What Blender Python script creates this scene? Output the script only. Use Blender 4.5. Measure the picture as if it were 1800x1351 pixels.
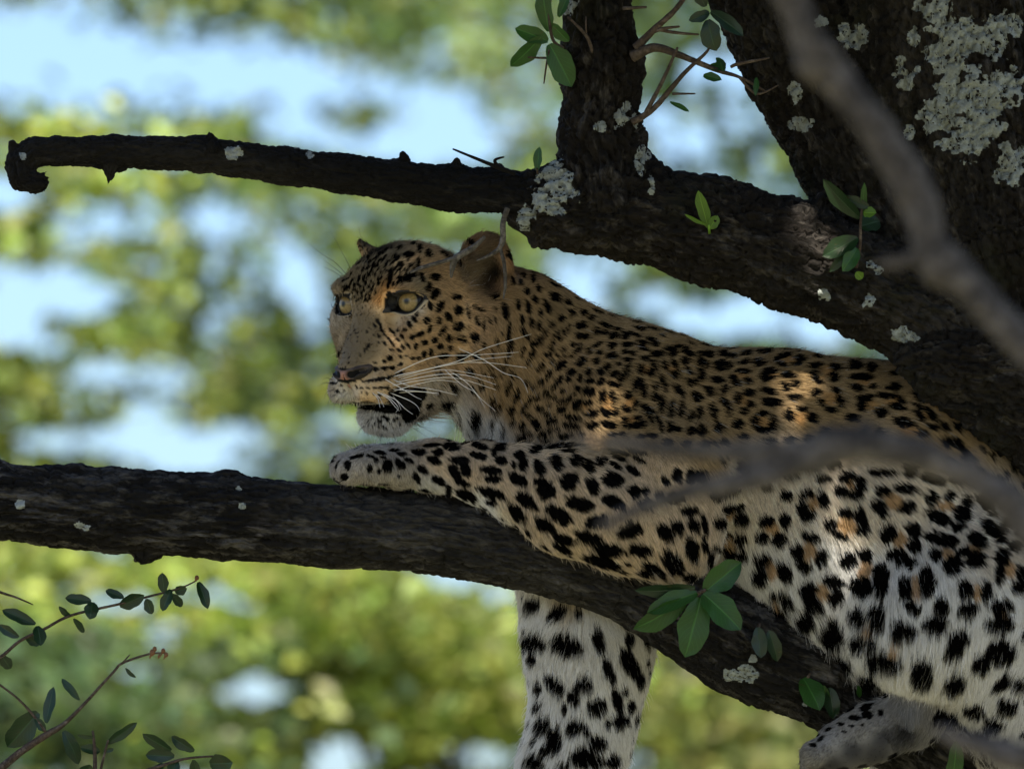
import bpy, math, random
import numpy as np
from mathutils import Vector, Matrix

rng = np.random.default_rng(7)
random.seed(7)
sc = bpy.context.scene
for o in list(bpy.data.objects):
    bpy.data.objects.remove(o)

# ------------------------------------------------------------------ camera
PX = 0.000625            # metres per photograph pixel at the leopard
DIST = 10.0              # camera to leopard
DPX = DIST / PX
PITCH = math.radians(6.0)
C0 = np.array([0.0, 0.0, 4.0])
RIGHT = np.array([1.0, 0.0, 0.0])
FWD = np.array([0.0, math.cos(PITCH), math.sin(PITCH)])
UP = np.array([0.0, -math.sin(PITCH), math.cos(PITCH)])
cam_data = bpy.data.cameras.new("camera")
cam = bpy.data.objects.new("camera", cam_data)
sc.collection.objects.link(cam)
cam.location = Vector(C0 - DIST * FWD)
cam.rotation_euler = (math.radians(90) + PITCH, 0, 0)
cam_data.sensor_width = 36.0
cam_data.lens = 36.0 * DIST / (1800 * PX)
cam_data.clip_start = 0.1
cam_data.clip_end = 3000
cam_data.dof.use_dof = True
cam_data.dof.focus_distance = DIST - 0.025
cam_data.dof.aperture_fstop = 6.6
sc.camera = cam

# ------------------------------------------------------------------ sky and sun
SUN = np.array([0.10, -0.62, 0.78]); SUN /= np.linalg.norm(SUN)
world = bpy.data.worlds.new("World")
sc.world = world
world.use_nodes = True
wn = world.node_tree
bgn = wn.nodes["Background"]
sky = wn.nodes.new("ShaderNodeTexSky")
sky.sky_type = 'NISHITA'
sky.sun_disc = False
sky.sun_elevation = math.asin(SUN[2])
sky.sun_rotation = math.atan2(SUN[0], SUN[1])
sky.air_density = 1.0
sky.dust_density = 2.3
sky.ozone_density = 5.5
wn.links.new(sky.outputs[0], bgn.inputs[0])
bgn.inputs[1].default_value = 0.105
sun_data = bpy.data.lights.new("sun", 'SUN')
sun_data.energy = 5.0
sun_data.angle = math.radians(0.53)
sun_data.color = (1.0, 0.90, 0.74)
sun = bpy.data.objects.new("sun", sun_data)
sc.collection.objects.link(sun)
sun.rotation_euler = Vector(SUN).to_track_quat('Z', 'Y').to_euler()
sun.location = Vector(C0 + SUN * 30)

sc.view_settings.view_transform = 'Standard'
sc.view_settings.look = 'None'
sc.view_settings.gamma = 1.0
sc.view_settings.use_curve_mapping = False
sc.view_settings.exposure = 1.2
sc.cycles.use_denoising = True
sc.cycles.denoiser = 'OPENIMAGEDENOISE'
sc.cycles.max_bounces = 6
sc.cycles.diffuse_bounces = 3
sc.cycles.glossy_bounces = 2
sc.cycles.transmission_bounces = 3
sc.cycles.transparent_max_bounces = 8
sc.cycles.caustics_reflective = False
sc.cycles.caustics_refractive = False
sc.cycles_curves.shape = 'RIBBONS'
sc.cycles_curves.subdivisions = 2

# ------------------------------------------------------------------ helpers
COL = sc.collection

def to_world(q):
    """camera-aligned photograph pixels (right, away, up) -> world metres"""
    q = np.asarray(q, float)
    return C0 + (q[..., 0:1] * RIGHT + q[..., 1:2] * FWD + q[..., 2:3] * UP) * PX

def P(px, py, w=0.0):
    """photograph pixel and depth w behind the leopard -> camera-aligned pixels"""
    px = np.asarray(px, float); py = np.asarray(py, float); w = np.asarray(w, float)
    s = 1 + w / DPX
    return np.stack(np.broadcast_arrays((px - 900) * s, w, (675.5 - py) * s), -1)

def to_image(q):
    s = 1 + q[:, 1] / DPX
    return 900 + q[:, 0] / s, 675.5 - q[:, 2] / s

def tag(o, label=None, cat=None, group=None, kind=None):
    if label: o["label"] = label
    if cat: o["category"] = cat
    if group: o["group"] = group
    if kind: o["kind"] = kind
    return o

def empty(name, loc=(0, 0, 0)):
    o = bpy.data.objects.new(name, None)
    o.empty_display_size = 0.1
    o.location = Vector(loc)
    COL.objects.link(o)
    return o

def mesh_obj(name, verts, faces, mat, parent=None, smooth=True, world_coords=False):
    """verts in camera-aligned pixels (or metres) -> one mesh object"""
    v = np.asarray(verts, float)
    if not world_coords:
        v = to_world(v)
    me = bpy.data.meshes.new(name)
    if isinstance(faces, np.ndarray):
        n, k = faces.shape
        me.vertices.add(len(v)); me.vertices.foreach_set("co", v.astype(np.float32).ravel())
        me.loops.add(n * k); me.loops.foreach_set("vertex_index", faces.astype(np.int32).ravel())
        me.polygons.add(n)
        me.polygons.foreach_set("loop_start", np.arange(0, n * k, k, dtype=np.int32))
        me.update(calc_edges=True)
        me.validate()
    else:
        me.from_pydata(v.tolist(), [], faces)
    if smooth:
        me.polygons.foreach_set("use_smooth", np.ones(len(me.polygons), dtype=bool))
    me.update()
    if mat: me.materials.append(mat)
    o = bpy.data.objects.new(name, me)
    COL.objects.link(o)
    if parent:
        o.parent = parent
        o.matrix_parent_inverse = Matrix.Translation(-parent.location)
    return o

def set_attr(o, name, arr, typ='FLOAT_COLOR', domain='POINT'):
    a = o.data.attributes.new(name, typ, domain)
    arr = np.asarray(arr, np.float32)
    if typ == 'FLOAT_COLOR':
        if arr.shape[1] == 3:
            arr = np.concatenate([arr, np.ones((len(arr), 1), np.float32)], 1)
        a.data.foreach_set("color", arr.ravel())
    else:
        a.data.foreach_set("value", arr.ravel())

def h3(ix, iy, iz, seed=0):
    n = (ix.astype(np.uint32) * np.uint32(374761393) + iy.astype(np.uint32) * np.uint32(668265263)
         + iz.astype(np.uint32) * np.uint32(2246822519) + np.uint32(seed * 7919 + 17))
    n = (n ^ (n >> np.uint32(13))) * np.uint32(1274126177)
    n = (n ^ (n >> np.uint32(16))) * np.uint32(2654435769)
    return ((n ^ (n >> np.uint32(15))) & np.uint32(0xffff)).astype(np.float32) / 65535.0

def vnoise(p, seed=0):
    p = np.asarray(p, np.float32) + 1000.0
    i = np.floor(p); f = p - i
    i = i.astype(np.int64)
    f = f * f * (3 - 2 * f)
    r = 0
    for a in (0, 1):
        wa = f[:, 0] if a else 1 - f[:, 0]
        for b in (0, 1):
            wb = f[:, 1] if b else 1 - f[:, 1]
            for c in (0, 1):
                wc = f[:, 2] if c else 1 - f[:, 2]
                r = r + h3(i[:, 0] + a, i[:, 1] + b, i[:, 2] + c, seed) * wa * wb * wc
    return r

def fbm(p, octaves=4, seed=0):
    r = 0; a = 0.5; t = 0
    p = np.asarray(p, np.float32)
    for k in range(octaves):
        r = r + a * vnoise(p, seed + k); t += a
        p = p * 2.03; a *= 0.5
    return r / t

def norm(v):
    return v / np.maximum(np.linalg.norm(v, axis=-1, keepdims=True), 1e-9)

# ------------------------------------------------------------------ implicit surfaces
class Field:
    """smooth union of tapered capsules and ellipsoids, in camera-aligned pixels"""
    def __init__(self): self.ops = []
    def cone(self, a, b, ra, rb, k=20, ws=1.0, mode='add'):
        self.ops.append(('c', np.asarray(a, np.float32), np.asarray(b, np.float32), ra, rb, k, ws, mode))
    def chain(self, pts, k=20, ws=1.0):
        """pts: (px, py, w, r)"""
        for p, q in zip(pts[:-1], pts[1:]):
            self.cone(P(*p[:3]), P(*q[:3]), p[3], q[3], k, ws)
    def ell(self, c, r, R=None, k=20, mode='add'):
        self.ops.append(('e', np.asarray(c, np.float32), np.asarray(r, np.float32),
                         None if R is None else np.asarray(R, np.float32), k, mode))
    def near_ops(self, lo, hi, margin=75.0):
        out = []
        for op in self.ops:
            if op[0] == 'c':
                r = max(op[3], op[4]) * max(1.0, op[6]) + margin + op[5]
                a = np.minimum(op[1], op[2]) - r; b = np.maximum(op[1], op[2]) + r
            else:
                r = float(max(op[2])) + margin + op[4]
                a = op[1] - r; b = op[1] + r
            if (a < hi).all() and (b > lo).all(): out.append(op)
        return out
    def grouped(self, p, cell=128.0):
        """the field near its surface, evaluated cell by cell with only the shapes near each cell"""
        p = np.asarray(p, np.float32)
        k = np.floor(p / cell).astype(np.int64) + 512
        key = (k[:, 0] * 1024 + k[:, 1]) * 1024 + k[:, 2]
        order = np.argsort(key, kind='stable')
        ks = key[order]
        cuts = np.flatnonzero(np.diff(ks)) + 1
        out = np.empty(len(p), np.float32)
        for ids in np.split(order, cuts):
            q = p[ids]
            out[ids] = self(q, self.near_ops(q.min(0), q.max(0)))
        return out
    def __call__(self, p, ops=None):
        p = np.asarray(p, np.float32)
        d = np.full(len(p), 1e6, np.float32)
        for op in (self.ops if ops is None else ops):
            if op[0] == 'c':
                _, a, b, ra, rb, k, ws, mode = op
                sc_ = np.array([1, 1 / ws, 1], np.float32)
                pa = (p - a) * sc_; ba = (b - a) * sc_
                t = np.clip(pa @ ba / max(float(ba @ ba), 1e-6), 0, 1)
                q = pa - t[:, None] * ba
                e = np.sqrt(np.einsum('ij,ij->i', q, q)) - (ra + t * (rb - ra))
            else:
                _, c, r, R, k, mode = op
                q = p - c
                if R is not None: q = q @ R.T
                k0 = np.sqrt(np.einsum('ij,ij->i', q / r, q / r))
                k1 = np.sqrt(np.einsum('ij,ij->i', q / (r * r), q / (r * r)))
                e = k0 * (k0 - 1) / np.maximum(k1, 1e-6)
                e = np.where(k0 < 1e-3, -float(min(r)), e)
            if mode == 'add':
                h = np.maximum(k - np.abs(d - e), 0) / k
                d = np.minimum(d, e) - h * h * k * 0.25
            else:
                e = -e
                h = np.maximum(k - np.abs(d - e), 0) / k
                d = np.maximum(d, e) + h * h * k * 0.25
        return d
    def grad(self, p, e=1.5):
        p = np.asarray(p, np.float32)
        T4 = np.array([[1, -1, -1], [-1, -1, 1], [-1, 1, -1], [1, 1, 1]], np.float32)
        g = sum(t[None] * self.grouped(p + t * e)[:, None] for t in T4)
        return norm(g)
    def trace(self, px, py, w0=-500.0, w1=900.0):
        """march camera rays through photograph pixels; returns points and hit mask"""
        w = np.full(len(px), w0, np.float32)
        hit = np.zeros(len(px), bool)
        px = np.asarray(px, float); py = np.asarray(py, float)
        act = np.arange(len(px))
        for _ in range(90):
            d = self(P(px[act], py[act], w[act]))
            hit[act] |= d < 0.6
            w[act] = np.where(d < 0.6, w[act], w[act] + np.clip(d * 0.8, 0.4, 80))
            act = act[(d >= 0.6) & (w[act] < w1)]
            if not len(act): break
        return P(px, py, w), hit & (w < w1)

def surface_nets(field, lo, hi, h, coarse=8):
    lo = np.asarray(lo, float); n = np.ceil((np.asarray(hi, float) - lo) / h / coarse).astype(int) * coarse + 1
    nc = (n - 1) // coarse
    axs = [np.arange(nc[i]) for i in range(3)]
    G = np.stack(np.meshgrid(*axs, indexing='ij'), -1).reshape(-1, 3)
    cc = lo + (G + 0.5) * h * coarse
    dc = field(cc)
    near = np.abs(dc) < h * coarse * 1.15 + 6
    vol = np.repeat(np.repeat(np.repeat(dc.reshape(nc), coarse, 0), coarse, 1), coarse, 2).astype(np.float32)
    vol = np.pad(vol, ((0, 1), (0, 1), (0, 1)), mode='edge')
    off = np.stack(np.meshgrid(*[np.arange(coarse + 1)] * 3, indexing='ij'), -1).reshape(-1, 3)
    B = G[near] * coarse
    mask = np.zeros(n, bool)
    for s in range(0, len(B), 2000):
        idx = (B[s:s + 2000, None, :] + off[None]).reshape(-1, 3)
        mask[idx[:, 0], idx[:, 1], idx[:, 2]] = True
    I = np.argwhere(mask)
    vol[I[:, 0], I[:, 1], I[:, 2]] = field.grouped(lo + I * h)
    ins = vol < 0
    c8 = [ins[a:n[0] - 1 + a, b:n[1] - 1 + b, c:n[2] - 1 + c] for a in (0, 1) for b in (0, 1) for c in (0, 1)]
    cnt = sum(x.astype(np.int8) for x in c8)
    act = np.argwhere((cnt > 0) & (cnt < 8))
    vid = np.full(n - 1, -1, np.int64)
    vid[act[:, 0], act[:, 1], act[:, 2]] = np.arange(len(act))
    acc = np.zeros((len(act), 3)); num = np.zeros(len(act))
    for ax in range(3):
        o1, o2 = [i for i in range(3) if i != ax]
        for a in (0, 1):
            for b in (0, 1):
                s = np.zeros(3, int); s[o1] = a; s[o2] = b
                e = s.copy(); e[ax] = 1
                p0 = act + s; p1 = act + e
                v0 = vol[p0[:, 0], p0[:, 1], p0[:, 2]]; v1 = vol[p1[:, 0], p1[:, 1], p1[:, 2]]
                cr = (v0 < 0) != (v1 < 0)
                t = np.where(cr, v0 / np.where(np.abs(v0 - v1) < 1e-9, 1, v0 - v1), 0)
                pos = s + 0.0 + np.zeros((len(act), 3)); pos[:, ax] += t
                acc += np.where(cr[:, None], pos, 0); num += cr
    V = lo + (act + acc / num[:, None]) * h
    faces = []
    for ax in range(3):
        o1, o2 = [(1, 2), (2, 0), (0, 1)][ax]
        sl0 = [slice(None)] * 3; sl1 = [slice(None)] * 3
        sl0[ax] = slice(0, -1); sl1[ax] = slice(1, None)
        a = ins[tuple(sl0)]; b = ins[tuple(sl1)]
        E = np.argwhere(a != b)
        ok = (E[:, o1] > 0) & (E[:, o2] > 0) & (E[:, o1] < n[o1] - 1) & (E[:, o2] < n[o2] - 1)
        E = E[ok]
        flip = ~a[E[:, 0], E[:, 1], E[:, 2]]
        q = []
        for d1, d2 in ((-1, -1), (0, -1), (0, 0), (-1, 0)):
            c = E.copy(); c[:, o1] += d1; c[:, o2] += d2
            q.append(vid[c[:, 0], c[:, 1], c[:, 2]])
        q = np.stack(q, -1)
        q[flip] = q[flip][:, ::-1]
        faces.append(q)
    F = np.concatenate(faces)
    return V, F[(F >= 0).all(1)]

# ------------------------------------------------------------------ materials
def new_mat(name):
    m = bpy.data.materials.new(name)
    m.use_nodes = True
    nt = m.node_tree
    b = nt.nodes["Principled BSDF"]
    return m, nt, b

def node(nt, typ, **kw):
    n = nt.nodes.new(typ)
    for k, v in kw.items():
        setattr(n, k, v)
    return n

def ramp(nt, src, stops):
    r = nt.nodes.new("ShaderNodeValToRGB")
    el = r.color_ramp.elements
    while len(el) < len(stops): el.new(0.5)
    for e, (p, c) in zip(el, stops):
        e.position = p
        e.color = (c[0], c[1], c[2], 1) if not np.isscalar(c) else (c, c, c, 1)
    nt.links.new(src, r.inputs[0])
    return r.outputs[0]

def noise_node(nt, scale, detail=6, rough=0.6, coord=None, dist=0.0):
    n = nt.nodes.new("ShaderNodeTexNoise")
    n.inputs["Scale"].default_value = scale
    n.inputs["Detail"].default_value = detail
    n.inputs["Roughness"].default_value = rough
    n.inputs["Distortion"].default_value = dist
    if coord is not None: nt.links.new(coord, n.inputs["Vector"])
    return n.outputs["Fac"]

def mixc(nt, fac, a, b, blend='MIX'):
    m = nt.nodes.new("ShaderNodeMix")
    m.data_type = 'RGBA'; m.blend_type = blend
    for sock, v in ((m.inputs[0], fac), (m.inputs[6], a), (m.inputs[7], b)):
        if hasattr(v, "is_linked"): nt.links.new(v, sock)
        elif np.isscalar(v): sock.default_value = v
        else: sock.default_value = (v[0], v[1], v[2], 1)
    return m.outputs[2]

def obj_coord(nt):
    return nt.nodes.new("ShaderNodeTexCoord").outputs["Object"]

def bump(nt, b, h, strength=0.5, dist=0.01):
    n = nt.nodes.new("ShaderNodeBump")
    n.inputs["Strength"].default_value = strength
    n.inputs["Distance"].default_value = dist
    nt.links.new(h, n.inputs["Height"])
    nt.links.new(n.outputs[0], b.inputs["Normal"])

def mat_bark(name, dark, mid, light, moss=None, stretch=(1, 1, 1), lightlevel=0.62, dep=0.006, along=False):
    m, nt, b = new_mat(name)
    co = obj_coord(nt)
    mp = nt.nodes.new("ShaderNodeMapping"); mp.inputs["Scale"].default_value = stretch
    if along:                                          # coordinates that run along each limb
        at_ = node(nt, "ShaderNodeAttribute", attribute_name="bark_co")
        nt.links.new(at_.outputs["Vector"], mp.inputs[0])
    else:
        nt.links.new(co, mp.inputs[0])
    v = mp.outputs[0]
    n1 = noise_node(nt, 14, 8, 0.65, v, 0.4)
    n2 = noise_node(nt, 60, 8, 0.7, v, 0.3)
    n3 = noise_node(nt, 260, 4, 0.7, v)
    c = ramp(nt, n1, [(0.32, dark), (0.56, mid)])
    c2 = ramp(nt, n2, [(lightlevel - 0.1, 0.0), (lightlevel + 0.04, 1.0)])
    c = mixc(nt, c2, c, light)
    n5 = noise_node(nt, 5.5, 7, 0.68, v, 0.8)
    c = mixc(nt, ramp(nt, n5, [(0.50, 0.0), (0.66, 0.55)]), c, tuple(x * 0.62 for x in light))
    g = ramp(nt, n3, [(0.3, 0.35), (0.7, 1.4)])
    c = mixc(nt, 1.0, c, g, 'MULTIPLY')
    if moss is not None:
        n4 = noise_node(nt, 9, 5, 0.6, co, 0.6)
        c = mixc(nt, ramp(nt, n4, [(0.55, 0.0), (0.72, 0.7)]), c, moss)
    nt.links.new(c, b.inputs["Base Color"])
    b.inputs["Roughness"].default_value = 0.9
    b.inputs["Specular IOR Level"].default_value = 0.25
    vo = nt.nodes.new("ShaderNodeTexVoronoi"); vo.feature = 'DISTANCE_TO_EDGE'
    vo.inputs["Scale"].default_value = 55
    nt.links.new(v, vo.inputs["Vector"])
    a = nt.nodes.new("ShaderNodeMath"); a.operation = 'MULTIPLY_ADD'
    nt.links.new(n2, a.inputs[0]); a.inputs[1].default_value = 1.2
    nt.links.new(ramp(nt, vo.outputs["Distance"], [(0.0, 0.0), (0.15, 0.6)]), a.inputs[2])
    a2 = nt.nodes.new("ShaderNodeMath"); a2.operation = 'MULTIPLY_ADD'
    nt.links.new(n3, a2.inputs[0]); a2.inputs[1].default_value = 0.4; nt.links.new(a.outputs[0], a2.inputs[2])
    bump(nt, b, a2.outputs[0], 0.9, dep)
    return m

def mat_leaf(name, col, col2, trans=0.35, rough=0.35, vein=False, attr=None):
    m, nt, b = new_mat(name)
    co = obj_coord(nt)
    n = noise_node(nt, 30, 3, 0.5, co)
    c = mixc(nt, ramp(nt, n, [(0.35, 0.0), (0.65, 1.0)]), col, col2)
    if vein:
        av = node(nt, "ShaderNodeAttribute", attribute_name="across"); al = node(nt, "ShaderNodeAttribute", attribute_name="along")
        ab = nt.nodes.new("ShaderNodeMath"); ab.operation = 'ABSOLUTE'; nt.links.new(av.outputs["Fac"], ab.inputs[0])
        rib = ramp(nt, ab.outputs[0], [(0.0, 1.0), (0.10, 0.0)])
        k1 = nt.nodes.new("ShaderNodeMath"); k1.operation = 'MULTIPLY_ADD'; nt.links.new(ab.outputs[0], k1.inputs[0]); k1.inputs[1].default_value = -0.32; nt.links.new(al.outputs["Fac"], k1.inputs[2])
        k2 = nt.nodes.new("ShaderNodeMath"); k2.operation = 'MULTIPLY'; nt.links.new(k1.outputs[0], k2.inputs[0]); k2.inputs[1].default_value = 9.0
        k3 = nt.nodes.new("ShaderNodeMath"); k3.operation = 'PINGPONG'; nt.links.new(k2.outputs[0], k3.inputs[0]); k3.inputs[1].default_value = 0.5
        sv = ramp(nt, k3.outputs[0], [(0.0, 0.22), (0.12, 0.0)])
        vm = nt.nodes.new("ShaderNodeMath"); vm.operation = 'MAXIMUM'; nt.links.new(rib, vm.inputs[0]); nt.links.new(sv, vm.inputs[1])
        c = mixc(nt, vm.outputs[0], c, tuple(min(1, x * 1.7 + 0.008) for x in col))
        n_b = noise_node(nt, 120, 4, 0.6, co)
        c = mixc(nt, ramp(nt, n_b, [(0.64, 0.0), (0.72, 0.6)]), c, (0.06, 0.05, 0.02))
        bump(nt, b, vm.outputs[0], 0.35, 0.0012)
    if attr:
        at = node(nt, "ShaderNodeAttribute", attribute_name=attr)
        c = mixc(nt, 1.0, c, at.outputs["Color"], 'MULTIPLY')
    nt.links.new(c, b.inputs["Base Color"])
    b.inputs["Roughness"].default_value = rough
    b.inputs["Specular IOR Level"].default_value = 0.4
    tr = nt.nodes.new("ShaderNodeBsdfTranslucent")
    tc = mixc(nt, 1.0, c, (1.35, 1.45, 0.75), 'MULTIPLY')
    nt.links.new(tc, tr.inputs[0])
    mx = nt.nodes.new("ShaderNodeMixShader"); mx.inputs[0].default_value = trans
    nt.links.new(b.outputs[0], mx.inputs[1]); nt.links.new(tr.outputs[0], mx.inputs[2])
    nt.links.new(mx.outputs[0], nt.nodes["Material Output"].inputs[0])
    return m
# ------------------------------------------------------------------ tubes
def tube(name, pts, radii, mat, parent, sides=5, sub=6, rough=0.0, seed=0):
    """smooth tapered tube through camera-aligned pixel points"""
    pts = np.asarray(pts, float); radii = np.asarray(radii, float)
    n = len(pts)
    if sub > 1 and n > 2:
        t = np.linspace(0, n - 1, (n - 1) * sub + 1)
        i = np.minimum(np.floor(t).astype(int), n - 2); f = (t - i)[:, None]
        g_ = lambda k: pts[np.clip(k, 0, n - 1)]
        p0, p1, p2, p3 = g_(i - 1), g_(i), g_(i + 1), g_(i + 2)
        c_ = 0.5 * (2 * p1 + (p2 - p0) * f + (2 * p0 - 5 * p1 + 4 * p2 - p3) * f ** 2 + (3 * p1 - p0 - 3 * p2 + p3) * f ** 3)
        r_ = radii[i] * (1 - f[:, 0]) + radii[i + 1] * f[:, 0]
    else:
        c_, r_ = pts, radii
    d = norm(np.gradient(c_, axis=0))
    ref = np.array([0.13, 1.0, 0.21]); ref /= np.linalg.norm(ref)
    a = norm(np.cross(d, ref)); bb = np.cross(d, a)
    th = np.arange(sides) / sides * 2 * math.pi
    ringv = (a[:, None] * np.cos(th)[None, :, None] + bb[:, None] * np.sin(th)[None, :, None])
    rr = r_[:, None, None]
    V = c_[:, None] + ringv * rr
    V = V.reshape(-1, 3)
    if rough > 0:
        nn = fbm(V * (0.9 / max(r_.max(), 1)), 4, seed) - 0.5
        V = V + ringv.reshape(-1, 3) * (nn * np.repeat(r_, sides) * rough)[:, None]
    m_ = len(c_)
    F_ = [[i * sides + j, i * sides + (j + 1) % sides, (i + 1) * sides + (j + 1) % sides, (i + 1) * sides + j] for i in range(m_ - 1) for j in range(sides)]
    V = np.concatenate([V, c_[:1] - d[:1] * r_[0] * 0.3, c_[-1:] + d[-1:] * r_[-1] * 0.6])
    F3 = [[j, m_ * sides, (j + 1) % sides] for j in range(sides)]
    F3 = [[(j + 1) % sides, j, m_ * sides] for j in range(sides)] + [[(m_ - 1) * sides + j, (m_ - 1) * sides + (j + 1) % sides, m_ * sides + 1] for j in range(sides)]
    return mesh_obj(name, V, F_ + F3, mat, parent)

# ------------------------------------------------------------------ ground
def mat_ground():
    m, nt, b = new_mat("dry_grass_soil")
    co = obj_coord(nt)
    n1 = noise_node(nt, 0.15, 6, 0.6, co); n2 = noise_node(nt, 3.0, 6, 0.7, co)
    c = mixc(nt, ramp(nt, n1, [(0.4, 0.0), (0.6, 1.0)]), (0.26, 0.22, 0.14), (0.17, 0.18, 0.09))
    c = mixc(nt, 1.0, c, ramp(nt, n2, [(0.3, 0.6), (0.7, 1.25)]), 'MULTIPLY')
    nt.links.new(c, b.inputs["Base Color"]); b.inputs["Roughness"].default_value = 0.95
    bump(nt, b, n2, 0.5, 0.05)
    return m
gx = np.concatenate([np.linspace(-900, -60, 12), np.linspace(-50, 50, 51), np.linspace(60, 900, 12)])
gy = np.concatenate([np.linspace(-900, -60, 12), np.linspace(-50, 110, 81), np.linspace(120, 1500, 14)])
GX, GY = np.meshgrid(gx, gy, indexing='ij')
gz = (fbm(np.stack([GX.ravel() * 0.08, GY.ravel() * 0.08, 0 * GX.ravel()], -1), 4, 77) - 0.5) * 0.5
gz = np.where(np.hypot(GX.ravel(), GY.ravel()) < 4, gz * 0.2, gz)
GVv = np.stack([GX.ravel(), GY.ravel(), gz], -1)
ny = len(gy)
GF = np.array([[i * ny + j, (i + 1) * ny + j, (i + 1) * ny + j + 1, i * ny + j + 1] for i in range(len(gx) - 1) for j in range(ny - 1)])
ground = mesh_obj("ground", GVv, GF, mat_ground(), world_coords=True)
tag(ground, "dry grassy ground below the trees", kind="structure")

# ------------------------------------------------------------------ trees behind
def leaf_cloud(name, ctr, size, mat, parent, tint, flat=0.35, seed=1):
    """many small folded leaves, one mesh; ctr in world metres"""
    r = np.random.default_rng(seed)
    n = len(ctr)
    size = size * r.uniform(0.6, 1.35, n)
    d = r.normal(0, 1, (n, 3)); d[:, 2] *= flat; d = norm(d)
    up_ = r.normal(0, 1, (n, 3)) * 0.55 + np.array([0, -0.25, 1.0])
    s = norm(np.cross(d, up_)); nn = np.cross(s, d)
    L, W = size[:, None], size[:, None] * 0.30
    v = np.stack([ctr - d * L * 0.5, ctr + s * W + nn * W * 0.35, ctr + d * L * 0.5 - nn * L * 0.08, ctr - s * W + nn * W * 0.35], 1).reshape(-1, 3)
    i = np.arange(n)[:, None] * 4
    f = np.concatenate([i + np.array([[0, 1, 2]]), i + np.array([[0, 2, 3]])])
    o = mesh_obj(name, v, f, mat, parent, smooth=False, world_coords=True)
    t = np.repeat(tint, 4, axis=0)
    set_attr(o, "tint", t)
    return o

def wtube(name, pts, radii, mat, parent, sides=8, sub=5, rough=0.15, seed=0):
    """tube through world points (metres)"""
    pts = np.asarray(pts, float)
    q = (pts - C0) / PX
    q = np.stack([q @ RIGHT, q @ FWD, q @ UP], -1)
    return tube(name, q, np.asarray(radii) / PX, mat, parent, sides, sub, rough, seed)

m_bgbark = mat_bark("far_bark", (.035, .028, .02), (.10, .08, .06), (.16, .14, .11), lightlevel=0.6, dep=0.02)
GAPS = [(190, 110, 330, 110, 1.0), (0, 70, 200, 120, 1.0), (585, 150, 175, 70, 1.0), (440, 130, 140, 75, 1.0), (200, 385, 120, 55, 1.0), (390, 385, 90, 58, 1.0), (510, 470, 90, 90, 1.0), (390, 560, 75, 45, .95), (560, 560, 55, 60, .8), (90, 420, 60, 40, .6), (20, 540, 60, 70, .8), (180, 520, 60, 40, .6), (310, 690, 50, 60, .85),
        (60, 620, 40, 30, .6), (1025, 500, 85, 90, 1.0), (1440, 570, 130, 60, 1.0), (1190, 260, 70, 60, .85), (1270, 190, 60, 60, .7), (1300, 320, 120, 40, .8), (760, 90, 60, 45, .8), (690, 60, 40, 40, .6), (830, 240, 45, 40, .8), (770, 230, 40, 40, .8), (930, 140, 60, 60, .6),
        (770, 750, 60, 45, .9), (150, 720, 60, 50, .6), (140, 1040, 60, 45, .75), (30, 1020, 50, 45, .7), (335, 1040, 45, 40, .8), (398, 1110, 32, 32, 1.0), (110, 1120, 50, 40, .6), (30, 1300, 60, 50, .7), (100, 1310, 45, 40, .5), (400, 1260, 45, 40, .6), (1170, 1160, 50, 55, .8), (1160, 1300, 45, 35, .9), (1250, 1310, 40, 40, .9), (700, 1190, 40, 40, .3), (540, 640, 45, 45, .6), (440, 640, 35, 35, .5), (220, 850, 60, 30, .4), (480, 820, 80, 30, .4)]
def foliage_density(x, y):
    n1 = fbm(np.stack([x / 240 + y / 300, y / 58 - x / 400, 0 * x], -1), 3, 50)
    p = np.where(y < 250, 0.46, np.where(y < 520, 0.78, np.where(y < 780, 0.95, 0.80)))
    p = p * np.clip((n1 - np.where(y < 780, 0.31, 0.28)) / 0.16, 0.0, 1.35)
    for gx_, gy_, rx_, ry_, s in GAPS:
        e = ((x - gx_) / rx_) ** 2 + ((y - gy_) / ry_) ** 2
        p = p * (1 - (s if gy_ < 1000 else s * 0.75) * np.exp(-e ** 1.6))
    # boughs that cross the sky at the top
    for gx_, gy_, rx_, ry_, s in ((230, 45, 60, 14, .15), (560, 20, 100, 30, .5), (690, 70, 70, 40, .5), (640, 200, 50, 20, .4), (420, 0, 120, 22, .4), (60, 238, 170, 18, .5), (330, 228, 130, 14, .3)):
        e = ((x - gx_) / rx_) ** 2 + ((y - gy_) / ry_) ** 2
        p = p + s * np.exp(-e)
    return np.clip(p, 0, 1)
GREENS = dict(yel=((.22, .27, .055), (.15, .215, .045)), mid=((.11, .17, .045), (.08, .135, .035)), dark=((.06, .10, .035), (.045, .08, .03)), olive=((.17, .19, .065), (.12, .155, .05)))  # yellow to dark greens also carry sunlit versus shaded foliage in the base colour
LEAFM = {k: mat_leaf("foliage_" + k, a, b_, 0.28, 0.45, attr="tint") for k, (a, b_) in GREENS.items()}
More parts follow.
